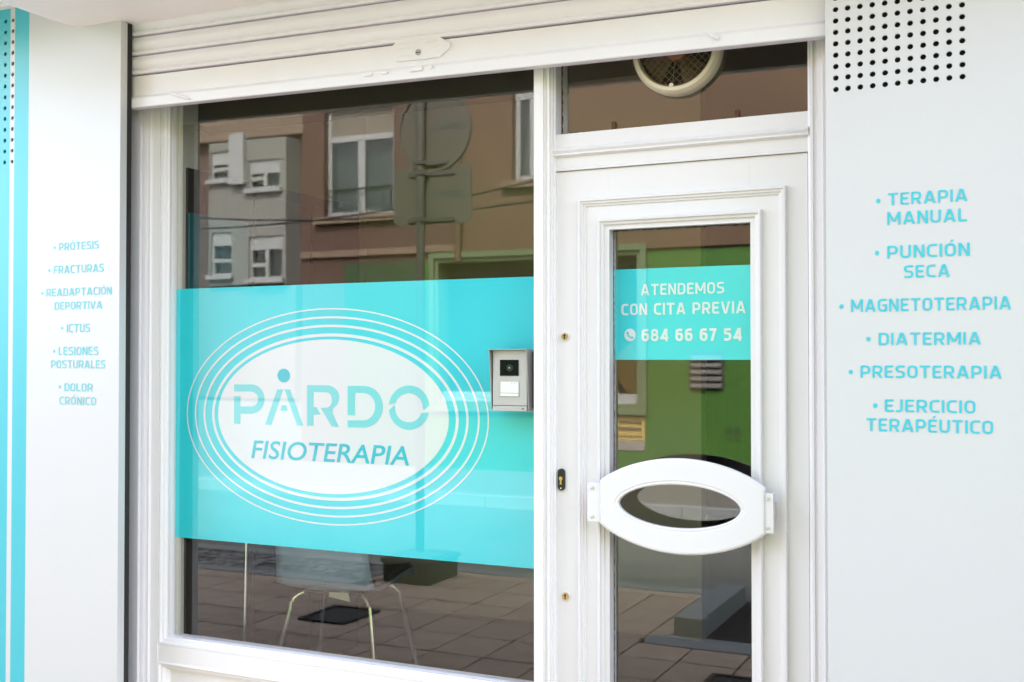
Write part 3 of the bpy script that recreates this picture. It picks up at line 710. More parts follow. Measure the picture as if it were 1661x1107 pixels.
dzl = (hzs[0] - hzs[-1]) / 13; hx0 = PX(17, YP); 
lp = perf(-4.4, XPL, -.02, ZH - .001 + .45, [hx0 - .0425 * k for k in range(11)], [hzs[0] - dzl * k for k in range(14)], .0085, YP)
lpanel = lp.build('cladding_panel', stripe_mat(), None)
tag(lpanel, 'white cladding panel with turquoise stripes and a list of ailments, left of the shutter', 'panel')
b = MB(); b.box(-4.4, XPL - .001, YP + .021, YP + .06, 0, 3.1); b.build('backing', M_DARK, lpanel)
b = MB(); b.box(XPL - .02, XPL + .0, YP + .0205, YP + .034, 0, ZH - .002); b.build('edge_return', mat('panel_edge', (.62, .62, .60), .5), lpanel)
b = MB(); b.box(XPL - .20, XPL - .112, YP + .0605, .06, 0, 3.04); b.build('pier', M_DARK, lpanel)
# right-hand panel, bowing out towards the street at its far edge
hx = [PX(1355.6 + 20.55 * k, YP, 100) for k in range(11)]; dxr = (hx[-1] - hx[0]) / 10
hx = [hx[0] + dxr * k for k in range(11)]
zr0 = P(1458, 135, YP).z; dzr = 19.15 * .001685
XF = PX(1668, YP)
rp = perf(XPR, XF, -.02, 3.04, hx, [zr0 + dzr * k for k in range(14)], .0078, YP)
cv = []
for k in range(10):
    a = k / 9 * .55; cv.append((XF + .75 * math.sin(a), YP - .75 * (1 - math.cos(a))))
rp.loft([[(x_, y_, -.02) for x_, y_ in cv], [(x_, y_, 3.04) for x_, y_ in cv]], closed=False)
rpanel = rp.build('cladding_panel', M_PANEL, None)
tag(rpanel, 'white cladding panel with drilled holes and a list of therapies, right of the door', 'panel')
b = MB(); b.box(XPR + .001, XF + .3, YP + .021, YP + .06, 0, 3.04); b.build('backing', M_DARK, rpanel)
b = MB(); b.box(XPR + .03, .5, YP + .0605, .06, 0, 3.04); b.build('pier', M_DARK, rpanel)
for p in rpanel.data.polygons:
    pass
# ---- lettering on the panels
YL = YP - .0012
def rl_(txt, xa, xb, base, top, bullet=None):
    f = lambda x, y: (1330 + x / 2.517, 280 + y / 2.517)
    A = f(xa, base); B = f(xb, top)
    line_px(txt, A[0], f(xb, 0)[0], A[1], B[1], YL, M_TEALTXT, rpanel, t=.155)
    if bullet:
        q = f(*bullet); c = P(q[0], q[1], YL); m = MB(); m.add([(c.x + .0058 * math.cos(k * math.pi / 8), YL, c.z + .0064 * math.sin(k * math.pi / 8)) for k in range(16)], [tuple(range(16))]); m.build('bullet', M_TEALTXT, rpanel)
for a in (('TERAPIA', 278, 602, 135, 85, (238, 116)), ('MANUAL', 275, 600, 215, 163), ('PUNCIÓN', 275, 612, 352, 300, (233, 329)), ('SECA', 343, 530, 431, 380),
          ('MAGNETOTERAPIA', 127, 780, 570, 519, (88, 547)), ('DIATERMIA', 240, 657, 705, 655, (198, 680)), ('PRESOTERAPIA', 166, 742, 838, 788, (126, 815)),
          ('EJERCICIO', 265, 635, 977, 926, (226, 952)), ('TERAPÉUTICO', 190, 707, 1055, 1003)): rl_(*a)
def ll_(txt, xa, xb, base, top, bullet=None):
    f = lambda x, y: (x / 2.636, 280 + y / 2.636)
    A = f(xa, base); B = f(xb, top)
    line_px(txt, A[0], f(xb, 0)[0], A[1], B[1], YL, M_TEALPALE, lpanel, t=.15)
    if bullet:
        q = f(*bullet); c = P(q[0], q[1], YL); m = MB(); m.add([(c.x + .0062 * math.cos(k * math.pi / 8), YL, c.z + .006 * math.sin(k * math.pi / 8)) for k in range(16)], [tuple(range(16))]); m.build('bullet', M_TEALPALE, lpanel)
for a in (('PRÓTESIS', 252, 422, 335, 302, (233, 322)), ('FRACTURAS', 230, 443, 434, 400, (211, 420)), ('READAPTACIÓN', 198, 477, 531, 498, (180, 517)), ('DEPORTIVA', 233, 436, 588, 555),
          ('ICTUS', 285, 384, 684, 648, (265, 666)), ('LESIONES', 250, 420, 781, 746, (231, 765)), ('POSTURALES', 218, 450, 837, 803), ('DOLOR', 275, 395, 935, 901, (255, 917)), ('CRÓNICO', 254, 410, 992, 958)): ll_(*a)

# ---- roller shutter
sh_l, sh_r = PX(204, YS) - .02, PX(1341, YS) + .03
TILT = (P(1337, 63, YS).z - P(205, 180, YS).z) / (PX(1337, YS) - PX(205, YS))
sz0 = P(205, 180, YS).z + .003; sx0 = PX(205, YS)
shut = empty('roller_shutter', ((sh_l + sh_r) / 2, YS, sz0), 'white enamelled roller shutter pulled up above the window and door', 'shutter')
def tilt(mb):
    mb.v = [(x, y, z + TILT * (x - sx0)) for (x, y, z) in mb.v]; return mb
def zb_(py): return P(205, py, YS).z
BAR_T = zb_(125)
# bottom bar: flat web, step, projecting lip
bp_ = [(YS + .02, sz0), (YS - .016, sz0), (YS - .018, sz0 + .004), (YS - .018, sz0 + .036), (YS - .010, sz0 + .044), (YS - .004, sz0 + .048), (YS - .004, BAR_T - .006), (YS + .002, BAR_T - .002), (YS + .02, BAR_T - .002)]
b = MB(); b.prism(bp_, sh_l, sh_r, 'x'); bar = tilt(b).build('bottom_bar', M_SHUTBAR, shut, bevel=.0015)
sp_ = .0755
for k in range(7):
    z0_ = BAR_T + .002 + k * sp_; pr = []
    for q in range(11):
        u = q / 10; pr.append((YS + .004 - .013 * math.sin(math.pi * min(1, u / .82)) ** .8 - (.006 if u > .86 else 0), z0_ + u * (sp_ - .003)))
    # slat: long shallow belly below a small hooked lip at its foot
    pr = [(YS + .012, z0_), (YS - .012, z0_ + .001), (YS - .0145, z0_ + .006), (YS - .012, z0_ + .013), (YS - .001, z0_ + .019)] + [(YS - .001 - .012 * math.sin(math.pi * q / 8), z0_ + .019 + (sp_ - .023) * q / 8) for q in range(1, 9)] + [(YS + .012, z0_ + sp_ - .004)]
    b = MB(); b.prism(pr, sh_l, sh_r, 'x'); tilt(b).build('slat', M_SHUT, shut, smooth=True)
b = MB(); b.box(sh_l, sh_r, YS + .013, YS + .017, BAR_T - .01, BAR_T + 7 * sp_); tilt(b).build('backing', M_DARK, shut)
# lock plate
def shp(px, py, y=YS - .004): p = P(px, py, y); return (p.x, p.z)
hexa = [shp(631, 84), shp(644, 69), shp(662, 67), shp(690, 63), shp(714, 60), shp(733, 72), shp(731, 79), shp(715, 93), shp(690, 97), shp(645, 101)]
b = MB(); b.prism(hexa, YS - .012, YS - .0035, 'y'); lk = b.build('lock_plate', M_SHUTBAR, shut, bevel=.002)
c = P(679, 85.5, YS - .01); b = MB(); b.disc_y(c.x, YS - .0145, YS - .011, c.z, .0105, n=24); b.build('lock_cylinder', M_GREYDK, lk)
b = MB(); b.box(c.x - .008, c.x + .008, YS - .0156, YS - .0146, c.z - .0022, c.z + .0006); b.build('keyway', M_BLACK, lk)
rng = random.Random(3)
b = MB()
for (ya_, yb2, xa_, xb2) in ((72, 69, 645, 668), (69, 65, 690, 716), (80, 78, 648, 666), (78, 74, 695, 712), (92, 91, 648, 668)):
    n = 7
    for k in range(n):
        u = k / n; p = P(xa_ + (xb2 - xa_) * u, ya_ + (yb2 - ya_) * u, YS - .01); b.box(p.x, p.x + .0055, YS - .0132, YS - .0115, p.z - .004, p.z + .004 * rng.uniform(.3, 1))
tag(b.build('embossing', M_SHUTBAR, lk), kind='stuff')
for (xx, yy, wd, hh) in ((598, 122, .034, .010), (625, 119, .022, .008), (676, 113, .048, .014), (700, 109, .012, .01)):
    p = P(xx, yy, YS - .018); b = MB(); b.box(p.x - wd / 2, p.x + wd / 2, YS - .026, YS - .0175, p.z - hh / 2, p.z + hh / 2); b.build('latch_tab', M_SHUTBAR, shut, bevel=.002)
for (xa_, ya_, xb2, yb2) in ((277, 151, 308, 161), (1151, 55, 1166, 64)):
    p = P(xa_, ya_, YS - .02); q = P(xb2, yb2, YS - .02); b = MB(); b.tube([(p.x, YS - .022, p.z), ((p.x + q.x) / 2, YS - .026, (p.z + q.z) / 2), (q.x, YS - .021, q.z)], [.0055, .007, .005], 8); b.build('knob', M_SHUTBAR, shut, smooth=True)
# dark guide channel at the left
b = MB(); b.box(XPL - .111, PX(209.5, -.105) - .002, -.13, -.05, 0, 3.0); b.build('guide_rail', M_BLACK, shut)
b = MB(); b.box(PX(1336, -.09), XPR + .03, -.20, -.11, 0, 3.0); 

# ---- shop window
ZW0 = P(283, 1030, 0).z; ZW1 = 2.78
XW0 = PX(283, 0); XW1 = PX(866, 0)
win = empty('shop_window', ((XW0 + XW1) / 2, 0, 0), 'large shop window in white painted timber, behind the turquoise sign', 'window')
def vprof(pts, z0, z1, back=.05):
    q = [(PX(px, y), y) for px, y in pts]; q = [(q[0][0], back)] + q + [(q[-1][0], back)]
    m = MB(); m.prism(q, z0, z1, 'z'); return m
pj = [(209.5, -.105), (225, -.105), (226.5, -.072), (230, -.064), (231, -.069), (235, -.069), (236.5, -.060), (240, -.058), (242, -.064), (244, -.060), (246, -.054), (258, -.054), (259.5, -.047)]
vprof(pj, 0.0, 3.0).build('jamb', M_PAINT, win)
# sash moulding around the pane
d1 = XW0 - PX(259.5, -.047)
sash_p = [(d1, .04), (d1, -.047), (d1 - .004, -.050), (d1 - .010, -.050), (d1 - .013, -.042), (d1 - .022, -.040), (d1 - .025, -.033), (d1 - .034, -.031), (d1 - .036, -.020), (.010, -.016), (.002, -.010), (0, .004), (0, .03)]
sash_p = [(max(0, d), y) for d, y in sash_p]
b = MB(); b.ring(XW0, XW1 + .03, ZW0, ZW1, sash_p); b.build('sash_moulding', M_PAINT, win)
ZRb = P(258.6, 1073, -.05).z
b = MB(); b.box(XW0 - d1, XW1 + .03, -.050, .05, ZRb - .002, ZW0 - d1 + .0005); b.build('bottom_rail', M_PAINT, win)
XLP0 = PX(276, -.03)
dl = PX(276, -.03) - PX(258.8, -.05)
b = MB(); b.ring(XLP0, XW1 - .02, .10, ZRb - dl, [(dl, .03), (dl, -.052), (dl - .006, -.054), (dl - .012, -.046), (dl - .02, -.044), (dl - .026, -.034), (.004, -.030), (0, -.022), (0, .03)]); b.build('panel_moulding', M_PAINT, win)
b = MB(); b.box(XLP0 - .01, XW1 + .04, -.020, .04, .02, ZRb - .01); b.build('lower_panel', M_PAINT, win)
b = MB(); b.box(XW0 - d1, XW1 + .03, -.085, .05, -.02, .09); b.build('plinth', M_PAINT, win, bevel=.004)
b = MB(); b.box(XW0 - .02, XW1 + .03, .0, .005, ZW0 - .02, ZW1 + .02)
gl_ = b.build('pane', [M_GLASS, M_CLEAR], win)
for p in gl_.data.polygons: p.material_index = 0 if p.normal.y < -.5 else 1
b = MB(); b.box(PX(303, .12), XW1 + .02, .14, .26, P(600, 176, .14).z, 2.94); b.build('head_box', mat('band_shade_olive', (0.045, 0.038, 0.022), .7), win)  # added dark box, no real part, keeps the band under the shutter dark
# inner jamb seen through the pane
b = MB(); b.box(PX(283, .0) - .02, PX(303, .04), .012, .10, 0, 2.95); b.build('inner_jamb', mat('inner_jamb_paint', (.55, .54, .50), .6), win)
b = MB(); b.box(PX(303, .04), XW1 + .1, .012, .13, 0, ZW0 - .03); b.build('inner_sill_wall', M_INW, win)

# ---- post between window and door, and right-hand jamb
post = [(866, -.092), (881, -.092), (882.5, -.080), (886.5, -.078), (887.5, -.083), (891.5, -.083), (893, -.068), (897, -.066), (898.5, -.056), (901.5, -.054)]
fr = empty('door_frame', (PX(1100, -.05), 0, 0), 'white painted door frame with moulded post, transom bar and jamb', 'door frame')
vprof(post, -.02, 3.0).build('post', M_PAINT, fr, bevel=0)
XD0, XD1 = PX(902.5, -.045), PX(1312, -.045)
jr = [(1312, -.055), (1315, -.058), (1316.5, -.066), (1320, -.067), (1321.5, -.060), (1325, -.060), (1327, -.078), (1335, -.080), (1336.5, -.098), (1349, -.098)]
vprof(jr, -.02, 3.0).build('jamb', M_PAINTD, fr)
ZT_G = P(1100, 200.5, -.03).z; ZD_T = P(1100, 264.5, -.045).z
tb = [(.05, ZT_G), (-.03, ZT_G), (-.05, ZT_G - .004), (-.053, ZT_G - .05), (-.062, ZT_G - .054), (-.066, ZT_G - .062), (-.060, ZT_G - .070), (-.064, ZT_G - .076), (-.050, ZT_G - .082), (-.050, ZD_T + .012), (-.054, ZD_T + .008), (-.054, ZD_T + .002), (.05, ZD_T + .002)]
b = MB(); b.prism(tb, XD0 - .004, XD1 + .004, 'x'); b.build('transom_bar', M_PAINTD, fr)
b = MB(); b.box(XD0 - .01, XD1 + .01, .0, .005, ZT_G - .01, 2.95); tg_ = b.build('transom_pane', [M_GLASSD, M_CLEAR], fr)
for p in tg_.data.polygons: p.material_index = 0 if p.normal.y < -.5 else 1
# crumbling putty round the transom pane
def ragged(xa, za, xb, zb2, n, wmin, wmax, nrm):
    rg = random.Random(int(xa * 1000) % 97); top = []; bot = []
    for k in range(n + 1):
        u = k / n; x = xa + (xb - xa) * u; z = za + (zb2 - za) * u; w_ = rg.uniform(wmin, wmax); bot.append((x, z)); top.append((x + nrm[0] * w_, z + nrm[1] * w_))
    return bot + top[::-1]
b = MB()
def strip(poly):
    n = len(poly) // 2
    for k in range(n - 1): b.prism([poly[k], poly[k + 1], poly[2 * n - 2 - k], poly[2 * n - 1 - k]], -.0045, -.0008, 'y')
strip(ragged(XD0 + .001, ZT_G + .0, XD1, ZT_G + .0, 90, .001, .006, (0, 1)))
strip(ragged(XD0 + .001, ZT_G + .004, XD0 + .001, 2.6, 40, .002, .006, (1, 0)))
strip(ragged(XD0 + .003, ZT_G + .001, XD0 + .13, ZT_G + .001, 20, .003, .009, (0, 1)))
b.build('putty', M_RUST, fr)
for px_ in (996, 1196):
    p = P(px_, 204 - (px_ - 996) * .083, -.006); b = MB(); b.prism(rrect(p.x - .007, p.x + .007, ZT_G, ZT_G + .032, .0065), -.010, -.005, 'y'); b.build('clip', M_RUST, fr, bevel=.001)

# ---- door leaf
ZD0 = .04
door = empty('door', ((XD0 + XD1) / 2, -.04, ZD0), 'white painted entrance door with a tall glass panel and oval handle plate', 'door')
YD = -.045
gx0, gx1 = PX(994, -.01), PX(1222.5, -.01); gz1 = P(1100, 369, -.01).z; gz0 = .36
ox0, ox1, oz1 = PX(940, YD), PX(1277.5, YD), P(1100, 313.5, YD).z; oz0 = .24
ix0, ix1, iz1 = PX(971, YD), PX(1246, YD), P(1100, 345.5, YD).z; iz0 = .30
# stiles and rails as separate boards round the opening
for (x0, x1, z0, z1, nm) in ((XD0 + .0015, gx0 + .001, ZD0, ZD_T, 'stile'), (gx1 - .001, XD1 - .0015, ZD0, ZD_T, 'stile'), (gx0 + .0012, gx1 - .0012, gz1, ZD_T, 'rail'), (gx0 + .0012, gx1 - .0012, ZD0, gz0, 'rail')):
    b = MB(); b.box(x0, x1, YD, .012, z0, z1); b.build(nm, M_PAINTD, door)
mo = .026
b = MB(); b.ring(ox0 + mo, ox1 - mo, oz0 + mo, oz1 - mo, [(mo, YD + .002), (mo, YD - .014), (mo - .003, YD - .018), (mo - .008, YD - .018), (mo - .010, YD - .012), (mo - .016, YD - .012), (mo - .018, YD - .006), (.002, YD - .005), (0, YD + .002)]); b.build('outer_moulding', M_PAINTD, door)
mi_ = gx0 - ix0
b = MB(); b.ring(gx0, gx1, gz0, gz1, [(mi_, YD + .002), (mi_, YD - .014), (mi_ - .004, YD - .018), (mi_ - .010, YD - .017), (mi_ - .013, YD - .010), (mi_ - .020, YD - .008), (mi_ - .023, YD + .002), (mi_ - .031, YD + .005), (.010, YD + .014), (.004, YD + .024), (0, YD + .028), (0, .02)]); b.build('glazing_moulding', M_PAINTD, door)
b = MB(); b.box(gx0 - .006, gx1 + .006, -.004, .001, gz0 - .006, gz1 + .006); dg_ = b.build('pane', [M_GLASSD, M_CLEAR], door)
for p in dg_.data.polygons: p.material_index = 0 if p.normal.y < -.5 else 1
b = MB()
strip(ragged(gx0, gz0, gx0, gz1, 140, .0016, .0042, (1, 0))); strip(ragged(gx0, gz1, gx1, gz1, 60, .001, .004, (0, -1)))
o = b.build('putty', M_PUTTY, door); o.location.y -= .003
# keyholes and lock
for (px_, py_) in ((917, 546), (918, 967)):
    c = P(px_, py_, YD); e = MB(); e.disc_y(c.x, YD - .004, YD + .001, c.z, .0165, n=24); ro = e.build('lock_rose', M_PAINTD, door, bevel=.002)
    e = MB(); e.disc_y(c.x, YD - .0075, YD - .003, c.z, .0115, n=20); br = e.build('lock_cylinder', M_BRASS, ro, bevel=.001)
    e = MB(); e.box(c.x - .002, c.x + .002, YD - .0082, YD - .0074, c.z - .009, c.z + .002); e.disc_y(c.x, YD - .0083, YD - .0074, c.z + .003, .004, n=12); e.build('keyhole', M_BLACK, br)
c = P(911.5, 778, YD); e = MB(); hw_ = .0125; hh_ = .036
e.prism(rrect(c.x - hw_, c.x + hw_, c.z - hh_, c.z + hh_, .0122, 8), YD - .008, YD + .001, 'y'); es = e.build('escutcheon', M_BLACK, door, bevel=.0015)
e = MB(); e.disc_y(c.x, YD - .011, YD - .007, c.z + .004, .0065, n=18); e.box(c.x - .003, c.x + .003, YD - .0108, YD - .007, c.z - .016, c.z + .0); e.build('lock_cylinder', M_BRASS, es)
e = MB(); e.disc_y(c.x, YD - .010, YD - .007, c.z - .028, .003, n=12); e.build('screw', M_STEEL, es)

# oval handle plate
YH = -.105
hx0, hx1 = PX(972, YH), PX(1240, YH); hcx = (hx0 + hx1) / 2; ha = (hx1 - hx0) / 2
zt_ = P(1106, 744.5, YH).z; zb2_ = P(1106, 901, YH).z; hcz = (zt_ + zb2_) / 2; hb = (zt_ - zb2_) / 2; he = .068
ia = (PX(1200, YH) - PX(1002, YH)) / 2; icx = (PX(1200, YH) + PX(1002, YH)) / 2
ib = (P(1101, 787, YH).z - P(1101, 858, YH).z) / 2; icz = (P(1101, 787, YH).z + P(1101, 858, YH).z) / 2
N = 48
def outer(k, gx=0.0):
    u = -1 + 2 * k / N; return (hcx + u * (ha - gx), hcz, he + (hb - he) * (1 - u * u) ** .85 - gx)
out_top = [(x, z + h) for x, z, h in [outer(k) for k in range(N + 1)]]; out_bot = [(x, z - h) for x, z, h in [outer(k) for k in range(N + 1)]]
def lensring(gx):     # closed outline, counter-clockwise, starting at left
    t_ = [(x, z + h) for x, z, h in [outer(k, gx) for k in range(N + 1)]]; b__ = [(x, z - h) for x, z, h in [outer(k, gx) for k in range(N + 1)]]
    return b__ + t_[::-1]
def holering(gx):
    t_ = []; b__ = []
    for k in range(N + 1):
        u = -math.cos(math.pi * k / N); h = (ib + gx) * max(0, 1 - abs(u) ** 2.0) ** .56; t_.append((icx + u * (ia + gx), icz + h)); b__.append((icx + u * (ia + gx), icz - h))
    return b__ + t_[::-1]
def at(poly, y): return [(x, y, z) for x, z in poly]
b = MB(); th = .020
b.loft([at(holering(0), YH + th), at(holering(0), YH + .004), at(holering(.004), YH + .001), at(holering(.011), YH + .002), at(holering(.013), YH), at(lensring(.008), YH), at(lensring(.004), YH + .001), at(lensring(0), YH + .006), at(lensring(0), YH + th), at(holering(0), YH + th)], closed=True)
hp = b.build('handle_plate', M_PAINTD, door)
for (xa_, xb2, pa, pb) in ((953.5, 972.5, 783, 847), (1239.5, 1255.5, 800, 866)):
    a = P(xa_, pa, YH + .012); c = P(xb2, pb, YH + .012); b = MB(); b.box(a.x, c.x + (.004 if xa_ < 1000 else 0), YH + .006, YH + .026, c.z, a.z); mt = b.build('mount', M_PAINTD, hp, bevel=.002)
    b = MB(); b.box(a.x + .004, c.x - .004, YH + .0265, YD - .001, c.z + .03, a.z - .03); b.build('standoff', M_PAINTD, mt)
    for zz_ in (a.z - .016, c.z + .016):
        b = MB(); xx_ = (a.x + c.x) / 2 - .002; b.disc_y(xx_, YH + .002, YH + .0065, zz_, .0042, n=12); b.build('screw', M_STEEL, mt, bevel=.0008)

# ---- turquoise sign on the window, behind the glass
zs1, zs0 = P(500, 461.8, .009).z, P(500, 890.5, .009).z
sg = empty('window_sign', ((XW0 + XW1) / 2, .009, zs0), 'turquoise vinyl sign with a white oval reading PARDO FISIOTERAPIA on the shop window', 'sign')
YV = .0105
b = MB(); b.box(XW0 - .004, XW1 + .004, YV, YV + .0008, zs0, zs1); b.build('vinyl_sheet', M_VINYL, sg)
def ellx(pxl, pxr): return PX(pxl, YV), PX(pxr, YV)
def ez(px, pt, pb): return P(px, pt, YV).z, P(px, pb, YV).z
EL = [((303.8, 793.6), (499.7, 853.3), 2.4), ((316.8, 778.5), (513.2, 840.2), 3.2), ((331, 760.5), (526.8, 826.8), 4.0), ((345, 744.5), (541, 813.2), 5.2)]
def ellipse_ring(cx, cz, a, b_, w_, y, name, m):
    q = MB(); n = 96
    o = [(cx + a * math.cos(2 * math.pi * k / n), y, cz + b_ * math.sin(2 * math.pi * k / n)) for k in range(n)]; i_ = [(cx + (a - w_) * math.cos(2 * math.pi * k / n), y, cz + (b_ - w_) * math.sin(2 * math.pi * k / n)) for k in range(n)]
    q.loft([o, i_]); return q.build(name, m, sg)
for (xa_, xb2), (ya_, yb2), tw in EL:
    x0, x1 = ellx(xa_, xb2); z1, z0 = ez(548, ya_, yb2)
    ellipse_ring((x0 + x1) / 2, (z0 + z1) / 2, (x1 - x0) / 2, (z1 - z0) / 2, tw * .0022, YV - .001, 'oval_ring', M_VWHITE)
x0, x1 = ellx(354.6, 728.5); z1, z0 = ez(545, 550.8, 802.2)
ecx, ecz, ea, eb = (x0 + x1) / 2, (z0 + z1) / 2, (x1 - x0) / 2, (z1 - z0) / 2
q = MB(); q.add([(ecx + ea * math.cos(2 * math.pi * k / 96), YV - .001, ecz + eb * math.sin(2 * math.pi * k / 96)) for k in range(96)], [tuple(range(96))]); q.build('oval', M_VWHITE, sg)
YT = YV - .002
def cpx(x, y):       # measured on the enlarged logo
    p = P(370 + x / 4.746, 580 + y / 4.746, YT); return (p.x, YT, p.z)
def letter(polys):
    q = MB()
    for k, poly in enumerate(polys): q.add([(a_[0], a_[1] - k * .0002, a_[2]) for a_ in [cpx(*p) for p in poly]], [tuple(range(len(poly)))])
    return q.build('letter', M_VPARDO, sg)
def arc(cx, cy, rx, ry, a0, a1, n=18): return [(cx + rx * math.cos(R(a0 + (a1 - a0) * k / n)), cy + ry * math.sin(R(a0 + (a1 - a0) * k / n))) for k in range(n + 1)]
def band(outer_, inner_):
    n = len(outer_); return [[outer_[k], outer_[k + 1], inner_[k + 1], inner_[k]] for k in range(n - 1)]
pp = band([(46, 208)] + arc(178, 322, 102, 113, -90, 90) + [(46, 435)], [(46, 263)] + arc(170, 322, 60, 58, -90, 90) + [(46, 380)])
def letter_flat(polys):
    q = MB()
    for poly in polys: q.add([cpx(*p) for p in poly], [tuple(range(len(poly)))])
    return q.build('letter', M_VPARDO, sg)
pq = band([(46, 208)] + arc(178, 321, 102, 113, -90, 90) + [(94, 434)], [(46, 263)] + arc(172, 321, 58, 58, -90, 90) + [(94, 379)])
letter_flat(pq + [[(46, 297), (93.8, 297), (93.8, 514), (46, 511)]])
letter_flat([[(378, 247), (424, 247), (331, 521), (285, 518)], [(433, 247), (478, 248), (578, 525), (531, 523)], [(413, 368), (445, 368), (458, 411), (400, 410)]])
pr_ = band([(607, 213)] + arc(758, 310, 98, 95, -88, 62) + [(806, 396)], [(607, 266)] + arc(755, 328, 45, 59, -88, 88) + [(725, 386)])
letter_flat(pr_ + [[(607, 266.2), (657, 266.2), (657, 527), (607, 527)], [(657.2, 384), (682, 384), (712, 441), (657.2, 441)], [(712, 388), (806, 432), (853, 537), (797, 534)], [(712, 387), (806, 396.5), (806, 431.5)]])
pd_ = band([(920, 219)] + arc(1045, 380, 146, 160, -90, 90) + [(920, 538)], [(920, 273)] + arc(1040, 379, 92, 106, -90, 90) + [(920, 485)])
letter_flat(pd_ + [[(920, 273.2), (976, 273.2), (976, 447), (920, 444)]])
po1 = band(arc(1393, 385, 157, 169, 188, 352) + [(1548, 372)], arc(1390, 388, 108, 112, 198, 360) + [(1505, 405)])
po2 = band([(1236, 408)] + arc(1393, 388, 157, 170, 172, 12), [(1283, 366)] + arc(1390, 390, 105, 110, 176, 20))
letter_flat(po1); letter_flat(po2)
c = cpx(428, 140); q = MB(); q.add([(c[0] + .0295 * math.cos(k * math.pi / 16), YT, c[2] + .0262 * math.sin(k * math.pi / 16)) for k in range(32)], [tuple(range(32))]); q.build('dot', M_VINYLD, sg)
a = P(407.5, 743.5, YT); bq = P(663.5, 755.5, YT); tz = P(412, 714.3, YT).z
font_mesh('FISIOTERAPIA', a.x, bq.x, a.z - .001, tz, YT, M_VINYLD, sg, shear=.17, offset=.010)
for o in list(sg.children):
    for p in o.data.polygons:
        if len(o.data.polygons) < 400 and o.name.split('.')[0] != 'vinyl_sheet' and p.normal.y > 0.5: p.flip()

# ---- door sign
ds = empty('door_sign', ((gx0 + gx1) / 2, .006, P(1100, 584, .006).z), 'turquoise vinyl sign with a phone number on the door glass', 'sign')
b = MB(); b.box(gx0 - .002, gx1 + .002, .006, .0068, P(1100, 584, .006).z, P(1100, 434, .006).z); b.build('vinyl_sheet', M_VINYL, ds)
YQ = .0045
def dl_(txt, xa, xb, base, top, **kw):
    f = lambda x, y: (880 + x / 3.459, 280 + y / 3.459)
    A = f(xa, base); B = f(xb, top); line_px(txt, A[0], B[0], A[1], B[1], YQ, M_VWHITE, ds, **kw)
dl_('ATENDEMOS', 552, 1020, 690, 628, t=.16); dl_('CON CITA PREVIA', 443, 1140, 802, 738, t=.17); dl_('684 66 67 54', 556, 1118, 948, 879, t=.20)
c = P(880 + 491 / 3.459, 280 + 912 / 3.459, YQ); q = MB(); q.add([(c.x + .0195 * math.cos(k * math.pi / 14), YQ, c.z + .0205 * math.sin(k * math.pi / 14)) for k in range(28)], [tuple(range(28))]); q.build('phone_disc', M_VWHITE, ds)
q = MB(); rb = ribbon([(c.x - .0085, c.z + .008), (c.x - .0075, c.z + .001), (c.x - .003, c.z - .005), (c.x + .003, c.z - .0085), (c.x + .0095, c.z - .009)], .0045, False)
for poly in rb: q.add([(p.x, YQ - .0006, p.y) for p in poly], [(0, 1, 2, 3)])
for (dx_, dz_) in ((-.008, .0065), (.0075, -.0085)): q.add([(c.x + dx_ + .0042 * math.cos(k * math.pi / 5), YQ - .0009, c.z + dz_ + .0042 * math.sin(k * math.pi / 5)) for k in range(10)], [tuple(range(10))])
q.build('phone_symbol', M_VINYL, ds)

# ---- video intercom on the post
YI0, YI1 = -.092, -.02
ix_r = PX(852.5, YI0); ix_l = PX(793, YI0); izt = P(822, 566.5, YI0).z; izb = P(822, 667, YI0 + .006).z
ic = empty('video_intercom', ((ix_l + ix_r) / 2, YI1, izb), 'grey video intercom with rain hood beside the door post', 'intercom')
b = MB(); b.box(ix_l + .008, ix_r - .002, YI0 + .014, YI1, izb + .018, izt - .004); b.build('body', M_GREYMET, ic, bevel=.0015)
b = MB(); b.box(ix_l + .008, ix_r - .002, YI0 + .012, YI1, izb, izb + .0165); b.build('bottom_strip', M_GREYMET, ic, bevel=.0015)
# hood: top sheet and two tapered cheeks
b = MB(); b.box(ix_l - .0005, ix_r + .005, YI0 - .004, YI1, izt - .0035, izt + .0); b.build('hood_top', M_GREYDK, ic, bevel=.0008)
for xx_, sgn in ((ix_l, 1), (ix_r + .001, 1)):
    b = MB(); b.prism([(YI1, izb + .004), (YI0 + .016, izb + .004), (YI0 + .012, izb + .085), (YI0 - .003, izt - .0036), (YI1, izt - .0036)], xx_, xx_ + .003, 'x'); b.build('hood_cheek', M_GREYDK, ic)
fy = YI0 + .0135
def ipx(px, py): return P(px, py, YI0 + .012)
a = ipx(811, 584); c = ipx(841, 610); b = MB(); b.box(a.x, c.x, fy - .002, fy + .002, c.z, a.z); lens = b.build('camera_window', mat('camera_glass', (.006, .008, .006), .06), ic)
m_ = ((a.x + c.x) / 2 + .002, (a.z + c.z) / 2)
b = MB()
for r0, yy in ((.0125, .003), (.0095, .0038), (.005, .0045)): b.disc_y(m_[0], fy - yy, fy - .001, m_[1], r0, n=24)
b.build('lens', mat('lens_barrel', (.02, .035, .02), .15), lens)
b = MB(); b.disc_y(m_[0], fy - .0052, fy - .004, m_[1], .0028, n=14); b.build('lens_glint', M_GREYMET, lens)
a = ipx(811, 618.5); c = ipx(842, 644); b = MB(); b.box(a.x, c.x, fy - .0006, fy + .002, c.z, a.z); fr_ = b.build('button_recess', M_GREYDK, ic)
zz_ = c.z + (a.z - c.z) * .22
b = MB(); b.box(a.x + .002, c.x - .0015, fy - .003, fy, zz_ + .001, a.z - .0015); bt = b.build('name_plate', mat('white_plastic', (.74, .74, .72), .35), ic, bevel=.0008)
